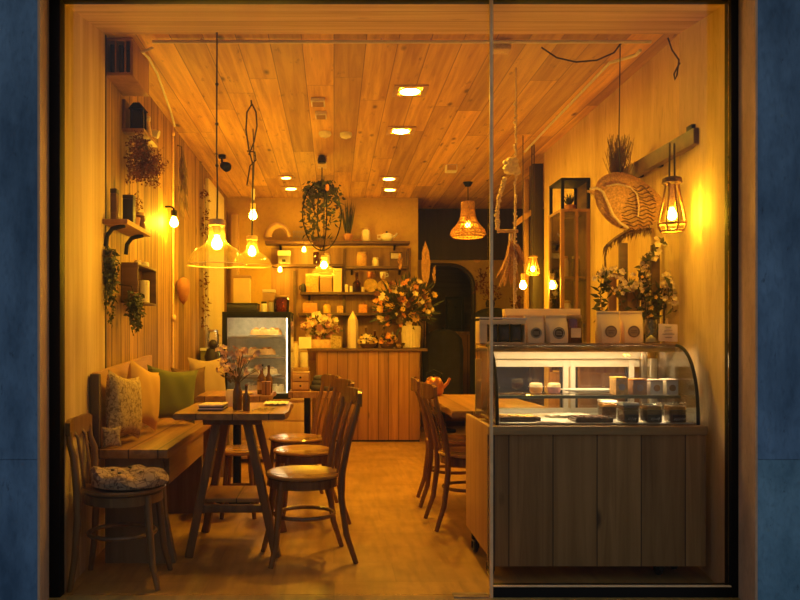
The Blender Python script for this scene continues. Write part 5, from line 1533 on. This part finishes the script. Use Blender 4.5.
def bouquet(name, label, loc, C_, R_, n, mats, leaves, lmat, stems_from, br=0.03, vase=None):
    t_ = T(name, label, 'flowers', loc)
    bs_ = B()
    bl_ = B()
    hs = {m_: B() for m_ in mats}
    C_ = Vector(C_)
    for k in range(n):
        while True:
            u = Vector((U(-1, 1), U(-1, 1), U(-1, 1)))
            if 0.35 < u.length < 1:
                break
        e = C_ + Vector((u.x * R_[0], u.y * R_[1], u.z * R_[2]))
        if k % 2 == 0:
            bs_.tube([stems_from, Vector(stems_from).lerp(e, 0.6) + Vector((0, 0, 0.03)), e], 0.003, 4)
        m_ = mats[k % len(mats)]
        hs[m_].blossom(e, br * U(0.6, 1.3), (u.x * 0.6 + U(-.3, .3), -0.9, u.z * 0.6 + 0.2), random.choice((5, 6, 7)))
        if k % 3 == 0:
            hs[m_].blossom(e + Vector((0, -0.008, 0.004)), br * 0.6, (u.x * 0.5, -1, u.z * 0.5 + .2), 5)
    for k in range(leaves):
        u = Vector((U(-1, 1), U(-1, 1), U(-1, 1)))
        u = u.normalized() * U(0.2, 1.05)
        e = C_ + Vector((u.x * R_[0], u.y * R_[1], u.z * R_[2]))
        bl_.leaf(e, u + Vector((0, 0, 0.3)), U(0.05, 0.12) * (R_[0] / 0.3), U(0.02, 0.04))
    bs_.obj('stems', 'stem', t_)
    bl_.obj('leaves', lmat, t_)
    for m_ in hs:
        hs[m_].obj(m_.split('_')[1] + '_blossoms', m_, t_)
    return t_


cy = 8.58
cx = xt(411, cy)
t = bouquet('dried_bouquet', 'huge bouquet of dried flowers in a fluted cream vase on the service counter', (cx, cy, ZB), (-0.065, 0, 0.50), (0.36, 0.13, 0.30), 120, ['petal_cream', 'petal_orange', 'dried_brown', 'petal_yellow', 'dried_red'], 420, 'leaf', (0, 0, 0.24), 0.042)
pr = []
b = B()
nn = 40
rows = []
for (r_, z_) in ((0.085, 0), (0.10, 0.01), (0.105, 0.12), (0.11, 0.25), (0.10, 0.255), (0.095, 0.20)):
    rows.append([(r_ * (1 + 0.035 * math.cos(k * PI)) * math.cos(2 * PI * k / nn), r_ * (1 + 0.035 * math.cos(k * PI)) * math.sin(2 * PI * k / nn), z_) for k in range(nn)])
b.sheet(rows, True).obj('fluted_vase', 'ceramic', t)
b = B()
for (px, py) in ((424, 256), (400, 262), (434, 275), (383, 283)):
    q = P(px, py, cy) - Vector((cx, cy, ZB))
    for i in range(26):
        s = i / 25
        b.leaf(q + Vector((U(-.012, .012), U(-.012, .012), -0.10 + 0.16 * s)), (U(-.5, .5), U(-.5, .2), 1), 0.06, 0.018)
b.obj('seed_heads', 'wicker', t)
one('palm_spear', 'large dried palm spear standing upright at the edge of the back wall', 'dried leaf',
    B().prism([(0, -1.1), (0.008, -0.4), (0.05, -0.25), (0.062, -0.10), (0.045, 0.05), (0.0, 0.17), (-0.03, 0.06), (-0.045, -0.10), (-0.04, -0.25), (-0.008, -0.4)], -0.006, 0.006, 'XZ'), 'wicker', (xt(425, 8.95), 8.93, ZB + 1.1), None)
t = bouquet('flower_planter', 'white and mauve flowers in a long pale planter on the service counter', (xt(322, 8.6), 8.6, ZB), (-0.02, 0, 0.26), (0.22, 0.10, 0.14), 90, ['petal_cream', 'petal_mauve', 'petal_cream', 'petal_pink'], 130, 'leaf_mid', (0, 0, 0.10), 0.045)
B().bb(-0.19, 0.17, -0.06, 0.06, 0, 0.10, 0.006).obj('planter_box', 'petal_pink', t)
one('paper_card', 'white folded card in front of the planter', 'card', B().prism([(-0.035, 0), (0.035, 0), (0.0, 0.13)], -0.07, 0.07, 'YZ'), 'white_paper', (xt(305, 8.46), 8.475, ZB))
one('paper_card', 'patterned white card right of the planter', 'card', B().prism([(-0.03, 0), (0.03, 0), (0.0, 0.14)], -0.06, 0.06, 'YZ'), 'fab_pattern', (xt(336, 8.5), 8.50, ZB))
t = T('obelisk_bottle', 'tall pale pointed bottle on the service counter', 'bottle', (xt(353, 8.55), 8.58, ZB))
B().lathe([(0, 0), (0.058, 0), (0.06, 0.01), (0.06, 0.28), (0.055, 0.33), (0, 0.345)], n=6).obj('body', 'pink_paper', t)
B().lathe([(0.05, 0.335), (0.03, 0.38), (0, 0.43)], n=6).obj('pointed_cap', 'cream_paper', t)
for (px, lb, mats) in ((368, 'low arrangement of yellow dried flowers at the middle of the service counter', ['petal_yellow', 'petal_cream']), (388, 'low arrangement of orange flowers and dark leaves beside the fluted vase', ['petal_orange', 'petal_yellow'])):
    t = bouquet('flower_bowl', lb, (xt(px, 8.5), 8.53, ZB), (0, 0, 0.09), (0.10, 0.06, 0.06), 34, mats, 90, 'leaf', (0, 0, 0.04), 0.032)
    B().lathe([(0, 0), (0.06, 0), (0.10, 0.05), (0.095, 0.052), (0.055, 0.01), (0, 0.01)], n=24).obj('bowl', 'dark_wood', t)
t = T('glass_bowl', 'small clear glass bowl on the service counter near the fluted vase', 'bowl', (xt(399, 8.47), 8.47, ZB))
B().lathe([(0, 0.002), (0.04, 0.002), (0.075, 0.06), (0.072, 0.062), (0.038, 0.008), (0, 0.006)], n=24).obj('bowl_wall', 'thin_glass', t)
B().lathe([(0, 0.009), (0.036, 0.009), (0.05, 0.032), (0, 0.045)], n=16).obj('sweets', 'petal_yellow', t)

# ================================================================== BACK SHELVES
YW = 8.98
def shelf_z(py):
    return P(0, py, 8.88).z
shelves = [('topmost long dark shelf on the back wall', 265, 410, 241), ('second back shelf, left half', 272, 343, 264), ('second back shelf, right half', 346, 407, 266),
           ('third back shelf with glowing cartons', 300, 388, 292), ('lowest back shelf behind the flowers', 298, 402, 313)]
tops = []
for (lb, x0, x1, py) in shelves:
    t = T('wall_shelf', lb, 'shelf', (xt((x0 + x1) / 2, 8.88), YW, shelf_z(py)), group='shelves on the back wall')
    hw = (x1 - x0) / 2 * 8.88 / F
    B().bb(-hw, hw, -0.11, 0.10, -0.032, 0, 0.004).obj('board', 'dark_wood', t)
    for s in (-0.8, 0.8):
        B().prism([(0.10, -0.033), (0.10, -0.09), (0.085, -0.09), (0.025, -0.045), (0.025, -0.033)], s * hw - 0.012, s * hw + 0.012, 'YZ').obj('bracket', 'black', t)
    tops.append(shelf_z(py) + 0.001)
for (px, lb) in ((344.5, 'dark upright post dividing the back shelves'), (409, 'dark upright post at the right end of the back shelves'), (294, 'dark upright post at the left end of the lower back shelves')):
    zt = P(0, 244, 8.88).z if px > 300 else P(0, 266, 8.88).z
    one('shelf_post', lb, 'post', B().bb(-0.016, 0.016, 0.0, 0.038, 0, zt - 0.04, 0.003), 'dark_wood', (xt(px, 8.9), 9.045, 0.0), 'posts of the back shelves')
st('trim_11', B().bb(xt(271, 9.09), xt(411, 9.09), 9.086, 9.1, 0.9, P(0, 243, 8.9).z - 0.035), 'mid_wood')
def sx(px):
    return xt(px, 8.9)
t = T('shell_ornament', 'large pale curled shell ornament at the left of the topmost back shelf', 'ornament', (sx(278), 8.95, tops[0]))
b = B()
rows = []
for i in range(19):
    a = PI * i / 18
    R_, r_ = 0.125, 0.05 * (1 - 0.55 * i / 18)
    cc = Vector((-R_ * math.cos(a), 0, 0.05 + 0.145 * math.sin(a)))
    rows.append([cc + Vector((r_ * math.cos(q) * -math.cos(a), 0.06 * math.sin(q), r_ * math.cos(q) * math.sin(a))) for q in [2 * PI * k / 14 for k in range(14)]])
b.sheet(rows, True).obj('shell_body', 'kraft', t)
B().bb(-0.16, 0.16, -0.06, 0.06, 0, 0.012, 0.003).obj('stand', 'mid_wood', t)
t = T('wire_basket', 'small wire basket next to the shell ornament', 'basket', (sx(299), 8.95, tops[0]))
b = B()
for k in range(9):
    x = -0.07 + 0.0175 * k
    b.tube([(x, -0.05, 0.12), (x, -0.05, 0.004), (x, 0.05, 0.004), (x, 0.05, 0.12)], 0.002, 4)
for z in (0.004, 0.06, 0.12):
    b.tube([(-0.07, -0.05, z), (0.07, -0.05, z), (0.07, 0.05, z), (-0.07, 0.05, z)], 0.003, 5, True)
b.obj('wires', 'steel', t)
t = T('potted_grass', 'terracotta pot of tall dark grass on the topmost back shelf', 'plant', (sx(348), 8.95, tops[0]))
B().lathe([(0, 0), (0.04, 0), (0.062, 0.09), (0.055, 0.09), (0.05, 0.07), (0, 0.07)], n=20).obj('pot', 'terracotta', t)
b = B()
for k in range(60):
    b.leaf((U(-.03, .03), U(-.03, .03), 0.07), (U(-0.22, 0.22), U(-0.2, 0.1), 1), U(0.3, 0.48), 0.014)
b.obj('blades', 'leaf', t)
jar('storage_jar', 'pale patterned jar right of the potted grass', (sx(366), 8.95, tops[0]), 0.05, 0.14, 'ceramic', 'kraft', group='jars on the back shelves')
t = T('teapot', 'white teapot at the right of the topmost back shelf', 'teapot', (sx(387), 8.95, tops[0]))
B().lathe([(0, 0), (0.05, 0), (0.08, 0.04), (0.075, 0.08), (0.035, 0.10), (0, 0.102)], n=22).obj('body', 'white', t)
B().tube([(0.065, 0, 0.05), (0.10, 0, 0.07), (0.125, 0, 0.10)], [0.016, 0.012, 0.009], 10).obj('spout', 'white', t)
B().tube([(-0.06, 0, 0.08), (-0.11, 0, 0.075), (-0.11, 0, 0.035), (-0.065, 0, 0.03)], 0.007, 8).obj('handle', 'white', t)
B().ell((0, 0, 0.112), 0.014, 10, 6).obj('lid_knob', 'black', t)
t = T('serving_plate', 'thin pale plate lying between jar and pot on the topmost back shelf', 'plate', (sx(357.5), 8.93, tops[0]))
B().lathe([(0, 0), (0.035, 0), (0.055, 0.01), (0.053, 0.013), (0.03, 0.004), (0, 0.004)], n=24).obj('plate_body', 'petal_orange', t)
t = T('coffee_grinder', 'boxy grey coffee grinder on the second back shelf, left half', 'grinder', (sx(284), 8.94, tops[1]))
B().bb(-0.07, 0.07, -0.06, 0.06, 0, 0.10, 0.006).obj('base', 'steel', t)
B().bb(-0.075, 0.075, -0.065, 0.065, 0.1005, 0.16, 0.008).obj('hopper', 'pink_paper', t)
B().bb(-0.02, 0.02, -0.10, -0.061, 0.02, 0.05, 0.004).obj('spout', 'black', t)
for (px, h_, r_, m_, l_, lb) in ((316, 0.15, 0.035, 'amber_glass', 'kraft', 'amber jar alone on the second back shelf, left half'), (327, 0.11, 0.04, 'ceramic', 'kraft', 'cream jar beside the amber one on the second back shelf, left half')):
    jar('storage_jar', lb, (sx(px), 8.95, tops[1]), r_, h_, m_, l_, group='jars on the back shelves')
t = jar('woven_canister', 'golden woven canister on the second back shelf, right half', (sx(362), 8.95, tops[2]), 0.062, 0.15, 'wicker', 'pale_wood', cat='canister')
jar('storage_jar', 'small cream cube-like jar on the second back shelf, right half', (sx(375.5), 8.95, tops[2]), 0.04, 0.085, 'petal_cream', 'ceramic', group='jars on the back shelves')
t = T('picture_frame', 'grey picture frame leaning at the right end of the second back shelf', 'picture', (sx(397), 9.02, tops[2]))
B().box((0, 0, 0.092), (0.15, 0.014, 0.18), 0.004, rot=(-0.12, 0, 0)).obj('frame', 'dark_wood', t)
B().box((0, -0.009, 0.132), (0.125, 0.004, 0.065), rot=(-0.12, 0, 0)).obj('upper_picture', 'steel', t)
B().box((0, -0.0085, 0.052), (0.125, 0.004, 0.075), rot=(-0.12, 0, 0)).obj('lower_picture', 'pink_paper', t)
for (px, w_, h_, lb, m_) in ((312, 0.15, 0.22, 'wide glowing yellow carton at the left of the third back shelf', 'cake'), (326, 0.14, 0.20, 'yellow carton beside the widest one on the third back shelf', 'kraft'), (337.5, 0.10, 0.43, 'tall pale carton standing on the third back shelf', 'cream_paper')):
    t = T('carton', lb, 'carton', (sx(px), 8.96 if px < 330 else 8.93, tops[3]), group='cartons on the back shelf')
    h_ = min(h_, tops[1] - tops[3] - 0.06) if px < 330 else min(h_, tops[1] - tops[3] - 0.05)
    B().bb(-w_ / 2, w_ / 2, -0.05, 0.05, 0, h_ * 0.85, 0.003).obj('carton_body', m_, t)
    B().bb(-w_ / 2 - 0.002, w_ / 2 + 0.002, -0.052, 0.052, h_ * 0.855, h_, 0.003).obj('lid', 'cream_paper', t)
t = T('black_kettle', 'black kettle at the left end of the third back shelf', 'kettle', (sx(303.5), 8.89, tops[3]))
B().lathe([(0, 0), (0.03, 0), (0.034, 0.03), (0.026, 0.08), (0.014, 0.10), (0, 0.10)], n=18).obj('body', 'blackp', t)
B().tube([(-0.025, 0, 0.08), (-0.045, 0, 0.07), (-0.045, 0, 0.03), (-0.032, 0, 0.02)], 0.005, 6).obj('handle', 'black', t)
bottle('glass_flask', 'round-bellied dark glass flask in the middle of the third back shelf', (sx(357), 8.92, tops[3]), 0.050, 0.235, 'amber_glass', 'mid_wood', neck=0.5)
for (px, lb, r_) in ((371, 'golden plate leaning on the third back shelf, left of a pair', 0.085), (384, 'golden plate leaning on the third back shelf, right of a pair', 0.075)):
    t = T('leaning_plate', lb, 'plate', (sx(px), 9.04, tops[3]), group='golden plates on the back shelf')
    B().lathe([(0, 0), (r_ * 0.6, 0), (r_, 0.014), (r_ * 0.97, 0.018), (r_ * 0.6, 0.005), (0, 0.005)], (0, 0, r_ + 0.001), 30, Matrix.Rotation(PI / 2 - 0.15, 4, 'X')).obj('plate_body', 'petal_yellow', t)
    B().tube([(-0.03, -0.03, 0.003), (-0.03, 0.03, 0.003), (-0.03, 0.045, 0.08)], 0.003, 5).tube([(0.03, -0.03, 0.003), (0.03, 0.03, 0.003), (0.03, 0.045, 0.08)], 0.003, 5).obj('plate_stand', 'black', t)
for i, (px, h_, lb) in enumerate(((346.5, 0.09, 'little cream cup first in the row before the golden plates'), (351, 0.07, 'tiny white egg-shaped cup second in the row before the golden plates'), (363, 0.06, 'tiny pale cup just in front of the left golden plate'))):
    jar('small_cup', lb, (sx(px), 8.90, tops[3]), 0.019, h_, ('ceramic', 'white', 'petal_cream')[i], cat='cup', group='small cups on the third back shelf')
for (px, w_, h_, lb, m_, rd) in ((310, 0.17, 0.14, 'broad amber tin at the left of the lowest back shelf', 'caramel', 0), (327, 0.09, 0.12, 'round-topped golden canister second on the lowest back shelf', 'petal_yellow', 1), (340, 0.075, 0.10, 'square golden tin third on the lowest back shelf', 'cake', 0), (363, 0.10, 0.12, 'orange tin fourth on the lowest back shelf', 'petal_orange', 0), (379, 0.09, 0.10, 'amber tin at the right of the lowest back shelf', 'caramel', 0)):
    t = T('tin', lb, 'tin', (sx(px), 8.93, tops[4]), group='tins on the lowest back shelf')
    if rd:
        B().lathe([(0, 0), (w_ / 2, 0), (w_ / 2, h_ * 0.7), (w_ * 0.3, h_ * 0.85), (0, h_ * 0.85)], n=20).obj('body', m_, t)
    else:
        B().bb(-w_ / 2, w_ / 2, -0.04, 0.04, 0, h_ * 0.84, 0.005).obj('body', m_, t)
    B().cyl((0, 0, h_ * 0.855), w_ * 0.3, h_ * 0.14, 18).obj('lid', 'mid_wood', t)

for (px, h_, r_, m_, lb) in ((366, 0.24, 0.033, 'brown_glass', 'tall brown bottle at the back of the service counter, leftmost of four'), (375, 0.20, 0.036, 'amber_glass', 'amber bottle at the back of the service counter, second of four'), (384, 0.25, 0.030, 'brown_glass', 'slim brown bottle at the back of the service counter, third of four'), (393, 0.19, 0.036, 'ceramic', 'cream bottle at the back of the service counter, rightmost of four')):
    bottle('counter_bottle', lb, (xt(px, 8.8), 8.82, ZB), r_, h_, m_, 'kraft', 'bottles at the back of the service counter')
for (px, m_, lb) in ((370, 'copper', 'copper mug hanging under the second back shelf'), (383, 'white', 'white mug hanging under the second back shelf')):
    t = T('hanging_mug', lb, 'mug', (sx(px), 8.90, tops[2] - 0.145), group='mugs under the back shelf')
    B().lathe([(0, 0), (0.03, 0), (0.036, 0.02), (0.038, 0.075), (0.034, 0.075), (0.03, 0.01), (0, 0.01)], n=18).obj('cup', m_, t)
    B().tube([(0.036, 0, 0.06), (0.06, 0, 0.055), (0.06, 0, 0.025), (0.036, 0, 0.02)], 0.005, 6).obj('handle', m_, t)
    B().tube([(0.062, 0, 0.04), (0.064, 0, 0.08), (0.05, 0, 0.11)], 0.003, 5).obj('hook', 'black', t)
for (px, w_, h_, m_, lb) in ((401, 0.08, 0.17, 'dark_wood', 'dark wooden box at the right end of the lowest back shelf'),):
    one('paper_pouch' if m_ == 'kraft' else 'wooden_box', lb, 'pouch' if m_ == 'kraft' else 'box', B().pillow(w_, h_, 0.07, 8) if m_ == 'kraft' else B().bb(-w_ / 2, w_ / 2, -0.04, 0.04, 0, h_, 0.004).bb(-w_ / 2 - 0.003, w_ / 2 + 0.003, -0.043, 0.043, h_, h_ + 0.012, 0.003), m_, (sx(px if m_ == 'kraft' else 394), 8.95, tops[3] if m_ == 'kraft' else tops[4]))

# ================================================================== RING OF PLANTS
p = P(322, 216, 7.05)
t = T('hanging_plant_ring', 'large wire ring of trailing green plants hung from the ceiling', 'hanging plant', p)
b = B()
for a in (0, PI / 2):
    pts = []
    for k in range(44):
        q = 2 * PI * k / 44
        x = 0.188 * math.cos(q) * (1 - 0.10 * max(0, -math.sin(q)))
        pts.append((x * math.cos(a + 0.25), x * math.sin(a + 0.25), 0.325 * math.sin(q)))
    b.tube(pts, 0.006, 6, True)
b.obj('wire_ring', 'black', t)
b = B()
for k in range(330):
    q = U(0, 2 * PI)
    r_ = U(0, 0.17)
    b.leaf((r_ * math.cos(q), r_ * math.sin(q), 0.31 - U(0, 0.13)), (U(-1, 1), U(-1, 1), U(-0.6, 0.6)), U(0.04, 0.07), 0.03)
for k in range(11):
    q = 2 * PI * k / 11 + 0.2
    r0 = U(0.10, 0.19)
    L = U(0.18, 0.50)
    for i in range(int(L * 44)):
        b.leaf((r0 * math.cos(q) + U(-.018, .018), r0 * math.sin(q) + U(-.018, .018), 0.20 - i / 44), (U(-1, 1), U(-1, 1), U(-1, 0.2)), U(0.05, 0.08), 0.036)
for k in range(40):
    q = U(0, 2 * PI)
    b.leaf((0.05 * math.cos(q), 0.05 * math.sin(q), -0.24), (math.cos(q), math.sin(q), U(0, 1.2)), U(0.06, 0.12), 0.016)
b.obj('foliage', 'leaf', t)
B().lathe([(0, -0.30), (0.07, -0.28), (0.085, -0.22), (0.08, -0.22), (0.06, -0.26), (0, -0.27)], n=20).obj('bowl', 'wicker_dark', t)
B().tube([(0, 0, 0.325), (0, 0, ZC - p.z - 0.01)], 0.006, 6).obj('hanger', 'cable', t)
B().ell((0.05, -0.14, 0.24), (0.02, 0.02, 0.035), 10, 8).obj('red_bloom', 'petal_orange', t)
B().bb(-0.045, 0.045, -0.045, 0.045, ZC - p.z - 0.10, ZC - p.z - 0.002, 0.008).obj('ceiling_mount', 'cream_paper', t)
B().lathe([(0, 0), (0.035, 0), (0.042, 0.03), (0.03, 0.07), (0, 0.075)], (0, -0.085, ZC - p.z - 0.08), 18).obj('camera_dome', 'screen', t)

# ================================================================== DARK ALCOVE
t = T('dark_sideboard', 'dark cloth-draped sideboard in the dim alcove right of the arch', 'sideboard', (2.05, 9.45, 0))
B().bb(-0.30, 0.55, -0.25, 0.25, 0.0, 1.42, 0.05).obj('draped_body', 'cloth_dark', t)
B().ell((-0.05, -0.02, 1.45), (0.24, 0.16, 0.10), 18, 10).obj('rounded_cover', 'cloth_dark', t)
t = T('coat_stand', 'dark coats hanging on a stand in front of the arch', 'coats', (1.36, 9.35, 0))
B().tube([(0, 0, 0.02), (0, 0, 1.30)], 0.02, 10).cyl((0, 0, 0), 0.16, 0.03, 24).obj('stand', 'black', t)
rows = []
for (z, w_, d_) in ((0.28, 0.25, 0.13), (0.7, 0.24, 0.13), (1.0, 0.25, 0.12), (1.16, 0.23, 0.11), (1.25, 0.15, 0.09), (1.28, 0.06, 0.05)):
    rows.append([(w_ * math.cos(2 * PI * k / 28) * (1 + 0.08 * math.sin(5 * 2 * PI * k / 28)), d_ * math.sin(2 * PI * k / 28) * (1 + 0.08 * math.sin(7 * 2 * PI * k / 28)), z) for k in range(28)])
B().sheet(rows, True).obj('coat', 'cloth_dark', t)
t = T('wall_sprig', 'dark dried sprig pinned on the ochre wall right of the arch', 'dried plant', P(481, 282, 9.86))
b = B()
for k in range(40):
    b.leaf((U(-0.07, 0.07), U(-0.015, 0.0), U(-0.12, 0.16)), (U(-1, 1), -0.2, U(-1, 1)), U(0.04, 0.08), 0.03)
b.obj('leaves', 'dried_red', t)
B().tube([(0, 0, -0.16), (0, 0.02, 0.18)], 0.005, 5).obj('stalk', 'stem', t)
t = T('wall_plate', 'small round pale plate on the dim wall above the sprig', 'wall plate', P(477, 259, 9.885))
B().lathe([(0, 0), (0.035, 0), (0.05, 0.008), (0.047, 0.012), (0, 0.006)], (0, 0, 0), 24, Matrix.Rotation(PI / 2, 4, 'X')).obj('plate_body', 'wicker', t)
for (x, lb) in ((1.95, 'pot of dark dried twigs on the draped sideboard, left one'), (2.34, 'pot of dark dried twigs on the draped sideboard, right one')):
    t = T('twig_vase', lb, 'plant pot', (x, 9.36 if x < 2 else 9.4, 1.553 if x < 2 else 1.422), group='twig pots on the draped sideboard')
    B().lathe([(0, 0), (0.05, 0), (0.06, 0.05), (0.045, 0.09), (0, 0.08)], n=18).obj('pot', 'black_wood', t)
    b = B()
    for k in range(60):
        b.leaf((U(-0.12, 0.12), U(-0.06, 0.06), U(0.08, 0.26)), (U(-1, 1), U(-1, 1), U(0, 1)), U(0.03, 0.07), 0.022)
    for k in range(8):
        b.tube([(0, 0, 0.07), (U(-.1, .1), U(-.05, .05), 0.28)], 0.003, 4)
    b.obj('twigs', 'dried_red', t)
t = T('passage_counter', 'reddish wooden counter seen dimly through the arch', 'counter', (1.75, 10.7, 0.001))
B().bb(-0.35, 0.35, -0.2, 0.2, 0, 1.22, 0.005).obj('body', 'counter_boards', t)
B().bb(-0.37, 0.37, -0.22, 0.22, 1.221, 1.26, 0.005).obj('top', 'mid_wood', t)
t = T('easel_frame', 'dark empty frame standing on the counter inside the arch', 'frame', (1.72, 10.7, 1.261))
B().bb(-0.13, -0.10, -0.02, 0.02, 0, 0.50, 0.004).bb(0.10, 0.13, -0.02, 0.02, 0, 0.50, 0.004).bb(-0.10, 0.10, -0.02, 0.02, 0.46, 0.50, 0.004).bb(-0.10, 0.10, -0.02, 0.02, 0.0, 0.03, 0.004).obj('frame_bars', 'black', t)
B().bb(-0.10, 0.10, 0.008, 0.014, 0.031, 0.459).obj('dark_panel', 'screen', t)

# dried bunches are single things, not loose stuff
for o in COL.objects:
    if o.parent is None and 'label' in o and 'kind' not in o:
        o['kind'] = 'thing'

# ================================================================== WORLD, CAMERA
w = bpy.data.worlds.new('dusk')
S.world = w
w.use_nodes = True
wt = w.node_tree
wt.nodes.clear()
wo = wt.nodes.new('ShaderNodeOutputWorld')
bg = wt.nodes.new('ShaderNodeBackground')
tc = wt.nodes.new('ShaderNodeTexCoord')
sp = wt.nodes.new('ShaderNodeSeparateXYZ')
mr = wt.nodes.new('ShaderNodeMapRange')
mxn = wt.nodes.new('ShaderNodeMix')
mxn.data_type = 'RGBA'
wt.links.new(tc.outputs['Generated'], sp.inputs[0])
wt.links.new(sp.outputs[2], mr.inputs[0])
mr.inputs[1].default_value = 0.05
mr.inputs[2].default_value = 0.6
wt.links.new(mr.outputs[0], mxn.inputs[0])
mxn.inputs[6].default_value = (0.155, 0.098, 0.042, 1)
mxn.inputs[7].default_value = (0.155, 0.215, 0.31, 1)
wt.links.new(mxn.outputs[2], bg.inputs[0])
bg.inputs[1].default_value = 1.0
wt.links.new(bg.outputs[0], wo.inputs[0])
cam = bpy.data.cameras.new('camera')
co = bpy.data.objects.new('camera', cam)
COL.objects.link(co)
co.location = (0, 0, EYE)
co.rotation_euler = (PI / 2, 0, 0)
cam.sensor_fit = 'HORIZONTAL'
cam.sensor_width = 36
cam.lens = F / 800 * 36
cam.shift_x = (400 - VX) / 800
cam.shift_y = (VY - 300) / 800
cam.clip_start = 0.05
S.camera = co
S.view_settings.view_transform = 'Standard'
S.view_settings.look = 'None'
S.view_settings.exposure = 0.55
S.view_settings.gamma = 1.0
S.view_settings.use_curve_mapping = False
c = S.cycles
c.use_denoising = True
c.max_bounces = 10
c.diffuse_bounces = 5
c.glossy_bounces = 4
c.transparent_max_bounces = 24
c.transmission_bounces = 8
c.sample_clamp_indirect = 6.0
c.sample_clamp_direct = 0.0
c.caustics_reflective = False
c.caustics_refractive = False
